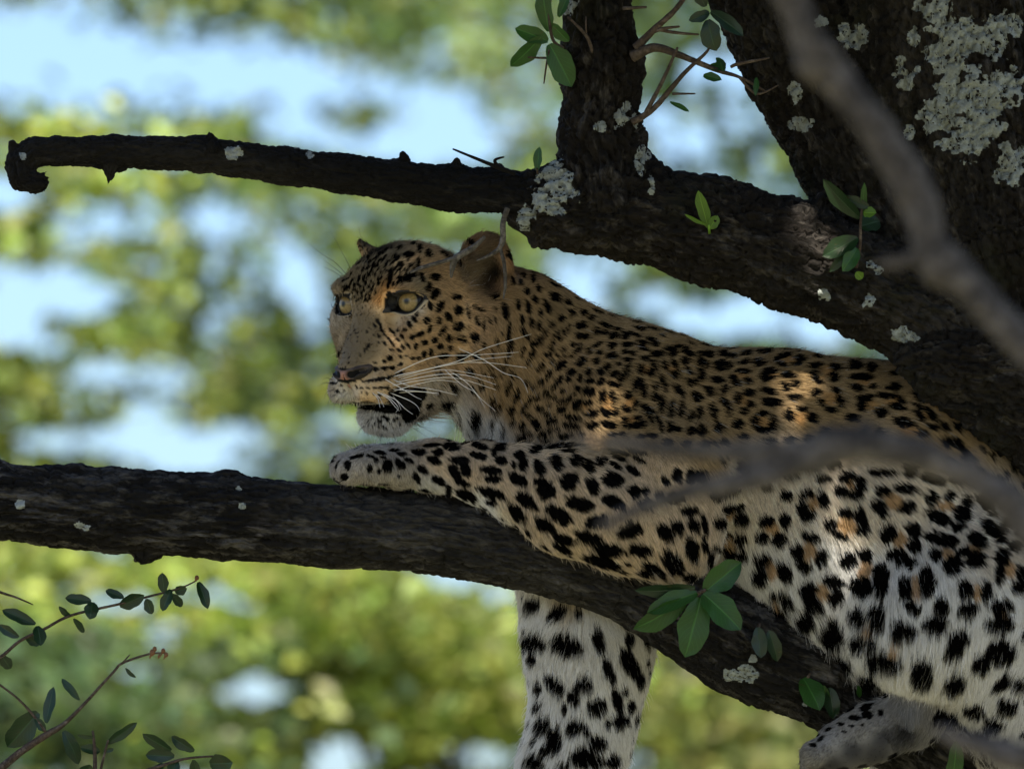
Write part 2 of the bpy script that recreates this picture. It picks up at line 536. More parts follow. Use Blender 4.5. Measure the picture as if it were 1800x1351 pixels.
# name, label, centre px, half width, y range, metres behind, colour, leaves, leaf length, trunk px offsets
LEAF_N = 1.55
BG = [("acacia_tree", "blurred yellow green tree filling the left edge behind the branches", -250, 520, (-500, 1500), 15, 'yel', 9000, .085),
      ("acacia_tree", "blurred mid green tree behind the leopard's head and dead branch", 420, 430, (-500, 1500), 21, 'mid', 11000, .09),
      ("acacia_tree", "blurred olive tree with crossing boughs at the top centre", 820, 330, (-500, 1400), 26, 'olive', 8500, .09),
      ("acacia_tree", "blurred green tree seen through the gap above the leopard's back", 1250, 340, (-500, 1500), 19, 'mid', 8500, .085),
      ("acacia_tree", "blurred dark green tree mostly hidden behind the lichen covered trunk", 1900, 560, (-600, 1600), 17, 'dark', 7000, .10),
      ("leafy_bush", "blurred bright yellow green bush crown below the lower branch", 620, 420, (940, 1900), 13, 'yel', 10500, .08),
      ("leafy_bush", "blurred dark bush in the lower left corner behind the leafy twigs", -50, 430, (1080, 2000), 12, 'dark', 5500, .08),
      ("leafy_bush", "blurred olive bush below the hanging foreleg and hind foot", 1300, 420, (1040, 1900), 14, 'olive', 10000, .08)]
bg_rng = np.random.default_rng(12)
for bi, (nm, lab, cx, hw, (y0, y1), dep, colr, nl, ls) in enumerate(BG):
    wpx = dep / PX
    nl = int(nl * LEAF_N); ls = ls * 0.86
    xs = []; ys = []
    while len(xs) < nl:
        x = bg_rng.normal(cx, hw * 0.62, nl); y = bg_rng.uniform(y0, y1, nl)
        if bi >= 5:
            y = y0 + np.abs(bg_rng.normal(0, 0.40, nl)) * (y1 - y0) + 60 * (vnoise(np.stack([x / 90, 0 * x, 0 * x + bi], -1), 5))
        k = bg_rng.random(nl) < foliage_density(x, y) * np.where((x < -80) | (x > 1880), 0.6, 1)
        xs += list(x[k]); ys += list(y[k])
    xs = np.array(xs[:nl]); ys = np.array(ys[:nl])
    wide = {0: (-3000, -120), 4: (1950, 4600), 6: (-2800, -60), 7: (1700, 4400)}.get(bi)
    if wide:                                           # the crowns go on beyond the picture's edges
        x = bg_rng.uniform(*wide, 26000); y = bg_rng.uniform(y0 if bi < 5 else 1000, y1, 26000)
        k = bg_rng.random(26000) < foliage_density(x, y) * (0.75 if bi < 5 else 0.5)
        xs = np.concatenate([xs, x[k]]); ys = np.concatenate([ys, y[k]]); nl = len(xs)
    dw = bg_rng.normal(0, 0.9, nl) + (fbm(np.stack([xs / 300, ys / 150, 0 * xs + bi], -1), 2, 60) - 0.5) * 3
    pos = to_world(P(xs, ys, (dep + dw) / PX))
    base = to_world(P(np.array([[-330, 700, 1040, 1600, 1950, 560, -180, 1420][bi]]), np.array([2000.0]), np.array([wpx])))[0]
    base[2] = -0.1
    o = empty(nm, base)
    tag(o, lab, "tree" if bi < 5 else "bush", "trees and bushes blurred in the background")
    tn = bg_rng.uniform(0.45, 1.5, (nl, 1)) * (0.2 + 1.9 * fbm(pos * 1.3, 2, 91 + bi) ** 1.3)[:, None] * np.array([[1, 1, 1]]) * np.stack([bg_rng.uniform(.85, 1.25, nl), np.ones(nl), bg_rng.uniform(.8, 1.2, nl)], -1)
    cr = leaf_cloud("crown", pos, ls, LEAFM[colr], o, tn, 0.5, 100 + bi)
    # trunk and boughs leading to the leaves
    topz = pos[:, 2].max()
    lean = bg_rng.normal(0, 0.25)
    tr_pts = [base, base + [lean, 0, topz * 0.2], base + [lean * 0.4, 0.1, topz * 0.36], base + [lean * 1.6, 0, topz * 0.52]]
    r0_ = 0.10 if bi < 5 else 0.04
    wtube("trunk", tr_pts, [r0_ * 1.3, r0_, r0_ * 0.8, r0_ * 0.35], m_bgbark, o, 10, 6, 0.2, bi)
    for k in range((1, 2, 4, 4, 5, 6, 6, 6)[bi]):
        tgt = pos[bg_rng.integers(nl)]
        f = bg_rng.uniform(0.35, 0.9)
        st = tr_pts[1] * (1 - f) + tr_pts[3] * f
        md = (st + tgt) / 2 + bg_rng.normal(0, 0.15, 3) + [0, 0, 0.12]
        wtube("bough", [st, md, tgt], [r0_ * 0.3, r0_ * 0.18, r0_ * 0.05], m_bgbark, o, 6, 6, 0.2, 40 + k)

# ------------------------------------------------------------------ leopard: shape
TH = math.radians(55)
CT, ST = math.cos(TH), math.sin(TH)
MM = 0.625
def H(f, l, u):
    """head point: mm forward, to its left, up from between the eyes -> camera-aligned pixels"""
    f, l, u = np.asarray(f, float), np.asarray(l, float), np.asarray(u, float)
    return P(660 + (-f * CT + l * ST) / MM, 533 - u / MM, -(f * ST + l * CT) / MM)
RH = np.array([[-CT, -ST, 0], [ST, -CT, 0], [0, 0, 1.0]])      # rows: forward, left, up

def Rot(pitch=0.0, yaw=0.0, roll=0.0):
    """head-local axes turned by pitch (nose down +) and yaw"""
    c, s = math.cos(pitch), math.sin(pitch)
    Rp = np.array([[c, 0, -s], [0, 1, 0], [s, 0, c]])
    c, s = math.cos(yaw), math.sin(yaw)
    Ry = np.array([[c, s, 0], [-s, c, 0], [0, 0, 1]])
    return Rp @ Ry @ RH

B = Field()
px = lambda mm: mm / MM
# torso
B.chain([(1090, 742, 112, 158), (1180, 792, 118, 178), (1370, 826, 122, 196), (1545, 892, 125, 244), (1690, 1050, 130, 214), (1880, 1250, 140, 205)], 60, 0.92)
B.chain([(1330, 880, 100, 135), (1440, 980, 90, 130), (1560, 1070, 70, 140)], 70, 0.9)
B.chain([(1860, 1080, 10, 150), (1720, 1060, -40, 145), (1610, 1095, -70, 110)], 70)
B.chain([(1750, 1130, -30, 140), (1830, 1250, -20, 130)], 60)
# neck and chest
B.chain([(752, 545, 130, 92), (895, 608, 122, 122), (1090, 740, 112, 165)], 60)
B.chain([(835, 655, 95, 72), (925, 716, 85, 84), (1020, 770, 60, 110)], 60)
# near foreleg: shoulder, upper arm, forearm, wrist, paw
B.chain([(1085, 745, 20, 118), (1170, 850, -75, 98), (1178, 930, -105, 84)], 50)
B.chain([(1178, 928, -105, 86), (1100, 905, -105, 94), (1000, 876, -92, 90), (910, 848, -75, 62), (845, 831, -60, 48), (765, 818, -42, 39), (700, 820, -34, 37)], 24)
for i, (tx, ty, tw, tr) in enumerate([(617, 827, -72, 24), (606, 824, -40, 25), (608, 824, -6, 25), (620, 824, 24, 22)]):
    B.chain([(705, 820, -34 + (tw + 34) * 0.5, 32), (650, 818, tw * 0.9 - 3, 29), (tx, ty, tw, tr)], 9)
# far foreleg hanging behind the branch
B.chain([(1060, 850, 170, 120), (1028, 1000, 175, 108), (1036, 1110, 165, 104), (1034, 1180, 160, 90), (1024, 1270, 160, 80), (1006, 1350, 160, 77), (985, 1500, 155, 62), (970, 1640, 150, 48), (950, 1740, 140, 50)], 40)
for tw in (100, 132, 164):
    B.chain([(950, 1740, 140, 40), (925, 1800, tw, 22)], 10)
# near hind foot
B.chain([(1690, 1190, -10, 60), (1605, 1258, -45, 46), (1530, 1290, -62, 48), (1480, 1312, -66, 46)], 26)
for ty, tw in ((1325, -100), (1340, -75), (1352, -48), (1355, -20)):
    B.chain([(1490, 1308, -66, 36), (1432, ty, tw, 25)], 10)
# tail hanging behind
B.chain([(1930, 1260, 200, 90), (2040, 1310, 230, 46), (2110, 1420, 240, 36), (2140, 1750, 240, 33), (2120, 2050, 235, 30), (2080, 2200, 230, 26)], 30)
# far hind leg, folded behind
B.chain([(1800, 1080, 260, 150), (1640, 1170, 270, 100), (1720, 1290, 275, 60), (1580, 1330, 265, 42)], 40)
# skull
B.ell(H(-62, 0, 8), (px(74), px(60), px(58)), RH, 30)
B.ell(H(-18, 0, 12), (px(34), px(49), px(32)), RH, 30)
for s in (-1, 1):
    B.ell(H(-3, s * 38, 17), (px(19), px(18), px(9.5)), Rot(0.2, -0.4 * s), 12)
    B.ell(H(-18, s * 47, -22), (px(25), px(16), px(22)), RH, 24)
    B.ell(H(-52, s * 53, -16), (px(42), px(19), px(32)), RH, 30)
    B.ell(H(-42, s * 40, -52), (px(44), px(24), px(40)), RH, 30)
    B.ell(H(-72, s * 42, -66), (px(38), px(24), px(36)), RH, 34)
    B.cone(H(-20, s * 13, -116), H(-60, s * 36, -84), px(15), px(20), 20)
    B.ell(H(2, s * 25, -62), (px(31), px(14.5), px(26)), Rot(0.5, -0.2 * s), 16)
    B.ell(H(-36, s * 31, -97), (px(26), px(13), px(14)), Rot(-0.5, 0.3 * s), 14)
    B.ell(H(25, s * 20, -91), (px(28), px(19.5), px(19)), Rot(0.45, -0.15 * s), 10)
    B.ell(H(36, s * 14, -94), (px(14), px(13.5), px(12)), RH, 12)
B.cone(H(0, 0, -2), H(17, 0, -46), px(22), px(21), 20)
B.cone(H(17, 0, -48), H(45, 0, -75), px(21), px(16.5), 16)
B.ell(H(0, 0, -100), (px(36), px(24), px(14)), RH, 12)                        # palate
B.ell(H(-18, 0, -126.5), (px(23), px(24), px(13.5)), RH, 14)                       # chin
B.cone(H(-30, 0, -110), H(-80, 0, -85), px(24), px(36), 30)
B.ell(H(22, 0, -110.5), (px(48), px(33), px(2.2)), Rot(-0.12), 3, mode='sub')    # mouth gap
B.ell(H(60, 0, -99), (px(16), px(2.0), px(12)), RH, 6, mode='sub')             # philtrum
# ears
near_R = np.array([[0.93, -0.25, 0.28], [0.30, 0.95, -0.10], [-0.24, 0.18, 0.95]])
B.ell(P(857, 470, 66), (47, 33, 60), near_R, 14)
B.ell(P(851, 480, 18), (37, 45, 50), near_R, 8, mode='sub')
B.cone(P(672, 476, 205), P(634, 428, 206), 26, 7, 10)
B.cone(P(690, 460, 200), P(640, 436, 206), 16, 6, 8)
# eyes: lids bulge, then the sockets
EYE = [(np.array([-14.0, 40.5, 1.0]), 1), (np.array([-14.0, -36.5, -2.0]), -1)]
ER = 18.0
GAZE = {}
for c, s in EYE:
    g = norm(np.array([0.93, 0.20 * s, 0.06]))
    GAZE[s] = g
    B.ell(H(*c), (px(19.5),) * 3, None, 10)
    B.ell(H(*(c + g * 16.5 - np.array([0, 2.5 * s, 1.0]))), (px(15.5), px(21), px(11.5)), RH, 3, mode='sub')

BV, BF = surface_nets(B, (-560, -330, -1000), (1010, 520, 320), 4.0)
BN = B.grad(BV)
print("leopard verts", len(BV))

# ------------------------------------------------------------------ leopard: coat pattern
SPOTS = {
 (0, 0, 1): "1700 802 14 8 35/1725 830 13 9 40/1752 852 12 8 40/1682 776 12 8 40/1772 884 12 9 50/1738 888 12 9/1792 912 12 10/1762 930 10 8/1660 748 11 7 40/1630 800 12 8/1600 830 12 8/1650 845 12 8",
 (570, 390, 9): """1335 515 85 55 -15/1500 425 70 42 90/1650 490 70 48 55/1620 335 36 36/1755 375 65 38 80/1485 640 80 38 90/1350 685 34 34/1205 665 55 50
1130 565 60 45 60/1040 860 140 42 100/1410 830 50 42/1205 905 62 55/1320 900 55 55/1540 870 75 45 70/1760 870 85 55 10/1655 1020 85 50 110/1750 1130 100 60 130/850 920 60 25 80
1040 370 50 22 -30/1180 400 50 30 -20/1260 330 45 25 -20/960 440 40 20 -40/870 500 40 25 -40/1400 340 45 30 -20/1500 290 60 18 -15/1600 215 70 22 -5/1720 180 60 20/1480 240 60 16 -15/1300 275 50 16 -15
720 620 40 25 -50/830 560 45 28 -50/920 600 40 22 -50/690 720 40 28 -50/790 690 40 30 90/600 780 40 22 -55/700 830 45 24 60/620 890 60 24 100/540 930 50 20 -60/760 790 40 24 50/640 960 60 20 55/760 960 60 18 60
730 1050 60 18 55/620 1060 40 18 60/560 1020 40 20 60/480 1000 50 18 -60/800 1090 50 16 60/700 1150 50 16 55/590 1150 45 16 60/520 1110 40 16 70/660 1230 40 14 55/440 930 50 22 -55/400 1000 50 18 -60/340 1030 50 20 -50/1000 1020 30 40
980 760 35 22 60/900 800 40 20 60/1280 760 40 24/1180 760 28 24/1090 980 30 20 60/1000 620 34 22/1080 640 30 24/960 680 30 18 -40""",
 (570, 520, 9): """1680 150 80 40 75/1620 400 55 50/1670 520 60 35 110/1350 450 60 40 60/1265 540 42 36/1165 545 28 28/1100 590 45 22 60/1040 540 45 18 60/945 590 60 25 60/860 625 50 22 60/895 530 35 20 60
1030 690 70 22 50/1225 630 40 25 40/1170 690 40 25 50/1390 650 50 42 20/1510 600 75 40 -20/1420 370 70 35 55/1460 280 45 30 90/1580 735 50 40/1745 700 50 45 -20/1445 785 60 35 90/1325 785 60 28 55/1240 805 40 28 50
1080 760 50 20 50/960 750 45 25 50/1060 850 45 20 20/1185 860 60 28 30/1030 985 55 40 10/950 1035 40 25/795 1050 25 25/1210 960 45 25 20/1290 945 40 22 30/1395 985 40 30/1490 985 40 35/1575 920 60 38 90/1685 890 60 38 90
860 735 25 15 40/685 570 25 18 90/775 615 18 18/700 790 45 28 -50/655 850 45 25 -60/570 940 15 15/670 1215 40 15 -10/740 1190 45 20 -15/815 1155 45 40/945 1140 60 35 -5/1070 1130 55 30/1200 1085 55 30 -10
860 420 60 30 60/800 470 50 18 60/900 480 40 16 60/730 520 30 12 60""",
 (570, 640, 9): """620 270 28 18/690 270 34 25/770 255 60 28 -5/890 230 90 34 -8/1030 200 70 30 -15/1180 150 90 25 -20/500 325 18 18/545 315 14 14/515 385 20 18/590 380 28 22/690 380 32 24/785 380 40 26/890 375 45 26/990 365 50 26 -10
590 460 15 15/680 465 20 20/775 480 22 20/880 480 35 25/870 545 25 15/150 300 60 18 10/200 430 45 22 15/270 330 20 14/320 420 16 12
1250 470 230 100/1420 620 170 110 -55/1150 590 150 85 10/1480 480 140 110/1350 810 120 95 -50/800 690 230 48/1000 700 210 62 8/1230 700 130 90/1000 720 250 55 4/1250 600 240 140 -30/1400 760 130 100 -50/880 905 36 30/1000 865 40 34/930 985 30 28/1100 890 30 25/800 930 18 18/700 900 15 15/1190 950 18 15/930 830 40 28/760 850 26 16/840 860 22 14/1050 940 22 16/980 1010 16 14/860 980 18 14/1150 860 26 18/700 960 14 12/760 1000 14 12/1080 1000 16 12""",
 (740, 520, 9): """560 10 90 45/145 145 75 38 75/300 165 105 48 -60/590 225 75 75/90 390 60 55/285 390 58 42 90/435 325 75 48 65/760 260 120 30 80/865 170 55 22 60/950 220 50 28 60/1170 205 45 18 80/1330 250 130 60 75/1530 120 100 40 80/1700 190 90 50 80
900 395 80 28 75/990 460 100 20 95/1090 395 55 22 80/1175 380 55 18 80/1600 360 80 35 85/1750 430 80 40 90/135 525 60 35 110/345 545 95 35 -55/600 480 90 75 -20/440 660 60 55 -40/650 680 90 55 35/855 665 85 72 90/220 705 55 38 -50/55 735 50 40
300 795 50 50/465 830 52 40 90/45 920 55 38 90/150 885 50 35 90/360 950 85 45 -10/660 950 110 60 -10/880 960 60 55 90/1000 780 60 20 95/1215 730 65 22 95/1165 700 50 15 95/1285 590 30 22 90/1385 560 160 40 95/1410 780 110 55 100/1370 950 130 35 105
1130 910 60 20 90/1620 550 50 42 90/1690 640 60 45/1620 840 50 40 -60/1600 930 60 20 110/1760 760 60 50 90/1760 930 110 45 105/1700 1060 80 35 120/790 500 20 20/640 1040 60 30/270 1120 65 28 -25/300 1230 60 28/790 1210 65 60/560 1260 70 45 40
900 1310 40 35/1000 1230 40 22/1140 1260 45 35/1100 1150 60 20 130/1290 1180 90 30 110/1230 1100 50 18 110/1000 1050 30 20/1450 1240 55 55""",
 (740, 640, 9): """440 650 115 90 20/860 880 150 80 100/540 400 75 55 40/960 360 55 50/820 410 80 45 60/900 230 25 25/1380 370 110 45 115/1190 330 50 35/1130 570 70 40 100/1110 660 60 30 110/1220 680 70 40 130/1500 490 110 40 -60/1420 720 75 75/1690 600 110 45 -40
1600 730 60 30 -50/1700 800 45 40/1280 1050 100 35 105/1440 920 80 30 -55/1580 980 65 50 90/1680 1130 90 50 -40/1540 1170 60 60/290 470 35 32/420 320 80 25 -20/1670 300 50 40 90/1790 900 60 50/1140 890 150 30 110""",
 (860, 440, 6): """460 290 50 28 70/365 260 40 22 60/335 330 45 25 70/250 320 55 30 70/525 395 50 30 70/400 430 45 30 70/480 515 45 30 65/410 590 75 32 75/690 490 60 50 30/610 590 75 35 65/545 660 50 25 85/450 765 50 28 80/525 795 50 35 110/660 775 45 32 -50
755 715 45 40 45/830 545 50 35 40/875 660 55 32 -50/1000 660 40 30/1085 710 40 35/970 785 60 50/840 815 45 18 -70/790 860 40 22 60/600 855 40 25 -40/700 890 50 20 -55/745 930 30 28/520 960 80 35 -50/655 1030 110 22 -70/620 1090 50 25 -20
940 900 45 35 90/1020 905 45 38/1130 855 50 42 60/1215 860 38 32/1225 785 70 30 20/1310 900 55 45 -30/1345 825 50 20 10/1440 890 55 45/880 985 38 28/965 995 25 25/1135 995 65 30 -25/1285 995 48 42/1455 990 75 32 -5/1610 970 65 25 20/1620 1025 60 30 20
1740 985 50 35/1760 1090 60 38/795 1040 50 22 -35/950 1050 35 30/1055 1065 42 35 90/1160 1075 40 28/1290 1110 65 42 10/1425 1065 40 30/1515 1085 40 35/1635 1135 45 38/1455 1150 65 25/880 1105 50 25 -40/720 1115 25 20/795 1115 28 18
660 1180 45 22 -50/760 1210 80 40 -35/540 1230 80 25 -50/965 1175 70 38 -30/1125 1165 45 38/1240 1225 50 35 100/1370 1200 35 28/1180 1280 45 38/1040 1280 42 40/1320 1295 60 32 -20/1450 1260 80 35 -80/1595 1250 65 38 90/1740 1210 60 35 70/1690 1290 45 42
870 1285 60 40 -25/630 1300 70 28 -55/1540 890 60 20 30/1700 930 60 20 10""",
 (860, 600, 6): """540 430 45 32 -30/950 385 45 30 90/830 410 35 32/740 410 60 35 -50/690 480 50 30 -60/1065 415 55 28 -10/1170 420 50 38 -30/1320 450 75 30 15/1385 390 60 30 -40/470 490 40 22 -30/595 545 40 38/775 525 35 30/930 500 40 35 -30
870 570 55 25 -40/790 625 80 22 -5/1050 520 75 50 -5/675 590 35 28/510 590 45 35 -40/625 665 35 28/530 710 50 32 -10/755 710 60 38 -10/605 765 40 30/410 775 40 28/470 835 40 30 -20/240 845 50 28 -40/340 890 50 40 90/510 900 50 38 -50
665 840 65 40 -20/590 960 100 35 -25/690 925 60 22 -20/885 800 90 32 8/865 885 95 35 5/920 670 70 42 110/960 630 50 25 10/1045 640 48 35/1075 755 70 48 -10/1190 580 75 45 95/1300 590 80 38 80/1230 750 70 42 45/1320 740 45 40 90/1460 565 50 48
1440 710 55 38 40/1540 670 70 30 100/1540 460 90 45 100/1620 490 110 38 85/1660 720 75 50 60/1700 820 90 22 55/1435 830 50 42/1560 800 50 30/1540 880 140 40 -8/1260 875 95 38 20/1085 885 75 45 -5/800 990 80 40 -15/970 975 50 22
380 1010 60 35 -35/590 1050 70 18/800 1090 110 32/1300 980 60 25/1400 970 40 25/1600 1000 60 25/1720 990 60 30""",
 (1140, 580, 6): """80 245 75 40/230 200 80 25 10/260 245 50 30/410 230 70 35 30/330 170 90 20 5/560 240 55 35/650 255 50 40/790 245 65 35 10/880 270 50 30/1030 235 70 28 -10/1220 220 90 30 -5/1420 265 90 30 -15/1350 310 50 35/1590 300 70 50/1550 355 60 30
1400 360 60 30/1760 270 60 30/55 370 65 35 60/20 440 50 40/165 370 60 35 70/265 350 60 30 60/300 440 75 30 95/260 470 50 40/385 320 60 50/545 330 50 45/610 360 55 25 80/560 460 70 45 80/420 430 70 28 45/420 540 60 30 55/490 540 45 32 60/755 375 70 65
850 365 48 45/1005 335 60 32 -5/1165 335 75 45/1000 430 90 28/1050 530 52 42/900 530 80 42 50/730 525 65 45/1270 430 90 40 -5/1215 490 60 55 90/1290 500 60 25 5/1470 470 85 40 5/1745 375 70 35/70 590 55 38 90/145 520 60 38 80/170 600 60 30 85
310 620 65 50 20/360 670 50 28 70/515 700 70 60/650 640 80 45 35/805 620 55 50/1065 655 70 48 10/945 715 60 45 90/1265 640 95 38 15/1440 590 60 40 50/1545 565 45 45/1525 705 80 38/60 700 60 38 75/135 780 95 40 100/240 830 95 38 100/345 830 90 40 100
445 900 65 45 110/540 865 75 38 95/690 850 95 48 75/810 760 75 40 45/850 850 60 38 75/1070 780 50 45/1005 850 60 45 15/1290 760 110 48 5/20 850 50 35 60/115 990 110 30 70/230 1020 70 45 80/300 1040 60 30/450 1060 60 45/560 1050 70 50 90/750 1030 65 65
940 990 68 52/1200 870 60 35/1125 960 70 50 90/1200 1050 90 40 10/1310 980 85 50 90/1620 830 65 35/1490 890 70 60 60/1730 920 70 50 45/1000 1120 50 35/400 1200 60 50/600 1200 60 45/800 1180 60 40/1300 1170 70 40/1500 1160 70 50/1700 1150 60 50/200 1180 60 40""",
 (1420, 580, 6): """90 370 75 38 -5/290 385 75 42 10/275 490 60 55/90 520 80 40 35/60 450 60 30/500 360 80 50 20/660 390 60 55/560 490 130 40/510 600 80 40 15/685 590 60 35/620 710 100 38 -5/570 800 70 55 90/810 690 75 35 10/960 720 80 35 35/940 800 85 45 15/770 870 75 60
80 650 60 45/290 630 70 35 30/150 770 90 32 45/340 740 80 50 90/250 840 70 32 5/470 920 80 48/1010 970 120 55 15/1200 1090 70 50/1165 700 85 50 50/1160 800 70 30 30/1290 880 110 40 50/1170 890 80 40 50/1320 1020 80 35 15/1470 1170 80 55 10/1600 1230 90 30 25
300 270 150 35/650 270 120 30 5/180 280 60 30/200 1080 70 50/500 1150 80 50/750 1080 70 50/900 1230 80 50/300 1290 70 50/1150 1280 70 50""",
 (570, 740, 6): """210 590 45 40 90/250 460 50 35 90/475 500 45 38 90/580 525 25 25/665 470 70 55 90/545 410 40 28 90/800 450 75 40 50/890 410 60 28 20/820 345 55 25 5/730 305 60 18/590 330 60 22 10/340 370 80 20 -15/1000 325 75 38 5/1145 405 95 42 15/1030 505 70 40 35
970 590 75 35 60/1200 320 65 42/1130 250 90 22 -5/1340 270 95 45 5/1200 620 75 48 30/1390 560 130 55 60/1460 650 80 40 30/1420 410 105 50/1490 510 80 60 70/1620 360 100 40 15/1640 260 90 35 20/1480 770 100 60 25/1310 720 60 40 90/1570 830 50 40 90/500 370 60 16 10/620 380 50 16 10/790 575 25 20""",
 (840, 760, 6): """240 150 70 50/170 210 60 35 90/240 290 70 50 20/440 240 65 50/480 340 70 55 90/375 340 40 30 90/620 165 85 48 -20/650 370 95 60 65/830 310 100 65 55/1030 290 70 65 90/1170 350 90 60 60/1300 295 70 48 -30/1490 265 90 30 25/1450 345 80 32 30/140 400 120 50 5/165 490 105 45 5
425 500 105 60 30/720 600 125 90 60/630 510 50 40/965 510 105 90 -30/1210 570 100 70 65/1430 500 125 85 25/500 710 120 75 45/610 790 45 25 50/1070 750 155 75 20/1440 740 140 70 25/1650 620 80 70 50/1760 620 50 40/150 640 150 60 20/140 740 60 38/415 850 125 65 50/850 870 165 75 35
710 980 130 70 35/900 1130 140 60 20/1170 1110 160 70 20/1380 1240 180 75 10/1250 940 130 70 -10/1600 1040 140 90 -20/880 1220 120 40 30/850 140 130 30 -5/950 190 100 25/1480 200 120 25 15/1640 400 100 40 35/1700 280 80 25 30/1680 200 110 30 15""",
 (1020, 820, 6): """840 310 50 50/700 400 90 70/1030 100 80 60 90/1230 110 130 80 10/900 700 110 75 50/1015 650 90 75 80/1195 615 85 65 60/1310 600 110 32 75/1175 870 145 75 75/1315 820 95 38 75/980 1010 150 105 50/640 880 130 75 10/240 1000 190 60 20/500 1020 45 22 30/770 1080 150 60 30
700 1130 100 40 10/1250 1120 90 60 110/1380 960 100 40 90/1160 1160 80 60/1150 470 100 60/1480 590 80 55 10/1690 560 75 65/1600 440 130 50/1530 750 85 48 -10/1690 780 65 60 90/1640 940 125 60/1450 850 60 30 20/1000 330 90 60/900 150 70 40 40/1450 300 80 60/1600 250 80 50""",
 (1240, 800, 6): """1230 240 75 45 5/1070 400 75 48 -10/1240 470 95 55 65/1020 560 75 65 90/1090 640 85 48 -15/1490 220 80 65/1630 300 80 55 90/1430 380 70 60 20/1590 420 70 50 10/640 690 80 65 -10/840 690 85 55 75/600 870 70 60/780 890 75 70/1100 860 110 50 20/965 1010 70 65 90/1040 1160 95 55 20
1220 1080 95 70 90/1320 730 65 60 90/1420 840 80 42 20/1480 600 90 50 10/1640 650 110 60 90/1650 780 75 65/1510 1110 95 85 90/1690 1050 90 75 20/600 1110 95 60/830 1230 110 70 75/560 1270 90 85 90/400 130 60 60/850 430 70 60/650 330 60 50/900 200 80 50/1100 90 70 50/1350 100 80 50/250 350 60 60""",
 (1500, 800, 6): """300 380 75 60/540 350 120 55 5/270 530 80 70 40/290 600 80 40 30/560 540 100 60 -15/830 450 75 75/900 660 140 70 20/1160 620 90 85/370 820 100 90 90/640 790 100 75 30/650 960 80 75 90/470 1070 105 80 15/980 900 130 70 10/870 1050 65 65/1050 1150 105 90 -20
1310 890 110 65 35/1300 1090 100 85/1450 770 120 70 35/1570 1060 90 80 90/300 1250 85 80/760 1230 80 60 90/1540 1230 110 50 90/1760 1230 80 55 90/1020 430 60 60/1210 480 65 55 90/300 180 150 40/800 230 90 50/1100 250 90 50/1400 450 90 60/1650 700 80 60/1700 950 70 60/1500 250 80 50/1000 80 90 50/600 120 80 40""",
 (1260, 1000, 6): """280 300 100 65 45/640 280 90 50 10/740 340 80 55 90/480 400 90 55 20/640 480 100 75 20/950 210 90 90/1010 370 110 75 30/1230 130 120 70 30/1260 300 90 85 90/920 540 110 95 90/1200 680 150 125 80/740 720 110 75 20/900 820 110 55 45/1480 500 95 85
1530 740 140 80 -15/1250 990 150 90/470 560 60 40/1530 200 110 100""",
 (1500, 1000, 6): """290 130 170 75 90/250 500 130 85 90/260 920 120 110/130 1150 110 100/540 190 110 80 90/620 390 100 60 30/780 150 130 80 90/1180 200 100 75 90/1400 220 100 60 90/1220 420 105 80/1560 380 120 70/1540 560 150 90/930 370 110 75 90/860 580 130 110/520 640 130 90/310 930 170 95 5/1110 740 130 90 -45
1060 860 90 60/1560 850 150 130/1350 980 110 90 90/740 1070 150 110 90/730 950 100 60/1080 1170 120 100 -40/1580 1180 120 65 -45/1740 180 80 70/1750 1200 80 60""",
 (1380, 1130, 6): """860 670 70 35 -25/870 750 55 42/740 785 65 30/1010 730 32 22 90/300 1070 35 22/580 850 40 18/470 900 40 18 -20/380 1000 45 20 -40/620 930 30 16/700 870 30 16/820 860 22 16/1700 800 120 80/2000 700 110 80/2200 850 110 80/2050 1000 90 80/2350 650 100 80/1900 1200 100 70/2300 1100 100 80""",
 (880, 1030, 4.21): """115 110 55 35 90/230 140 75 55 -50/420 190 90 45 -35/575 195 42 32 90/240 410 90 65 10/490 440 115 85 10/720 400 105 45 80/400 730 100 50 45/620 730 75 60/540 820 60 50 90/800 610 110 38 70/960 570 150 55 60/950 380 60 40 90/270 750 60 35 90/270 890 40 35/710 890 80 75 20
860 830 95 38 75/920 770 35 28 90/970 880 55 35 90/890 990 70 55/550 1040 75 60/640 1080 30 25/310 1030 80 60 -60/400 1130 110 55 90/330 1210 45 40/720 1160 70 60/240 1150 30 30/250 1300 75 65/600 1260 90 90/700 1300 80 60/460 1330 60 35/830 1290 60 60/800 1010 40 35/1040 690 60 40 90/1090 380 80 30 90/230 530 50 35 90/470 900 45 25 90""",
}
TANS = {
 (1240, 800, 6): "1130 500 70 60/1530 310 50 40/1490 740 110 90/690 770 70 60/1080 1000 80 90/690 1220 60 80/260 610 60 60/250 950 70 50/1690 1180 70 60",
 (1500, 800, 6): "420 480 110 70/490 900 80 90/970 540 90 50/980 1030 80 60/1270 990 90 50/1640 1200 60 80",
 (1260, 1000, 6): "1110 230 70 90/1600 610 60 50/620 380 40 40/1560 60 70 60",
 (1500, 1000, 6): "650 190 70 110/1300 230 50 80/420 820 60 40/1560 470 60 40",
 (1420, 580, 6): "200 430 70 60/590 540 70 40/880 750 70 40/660 790 70 50/230 720 70 60/1260 880 60 40/1080 1050 80 50/1310 730 80 60",
 (1140, 580, 6): "1460 310 60 40/960 480 60 30/1000 740 50 60/1200 970 50 60/1600 920 60 80/1300 460 50 20/250 420 40 40",
 (860, 600, 6): "1000 680 40 40/1240 620 40 50/1240 700 60 30/1490 630 50 50/1640 290 40 40/1490 830 60 30",
}
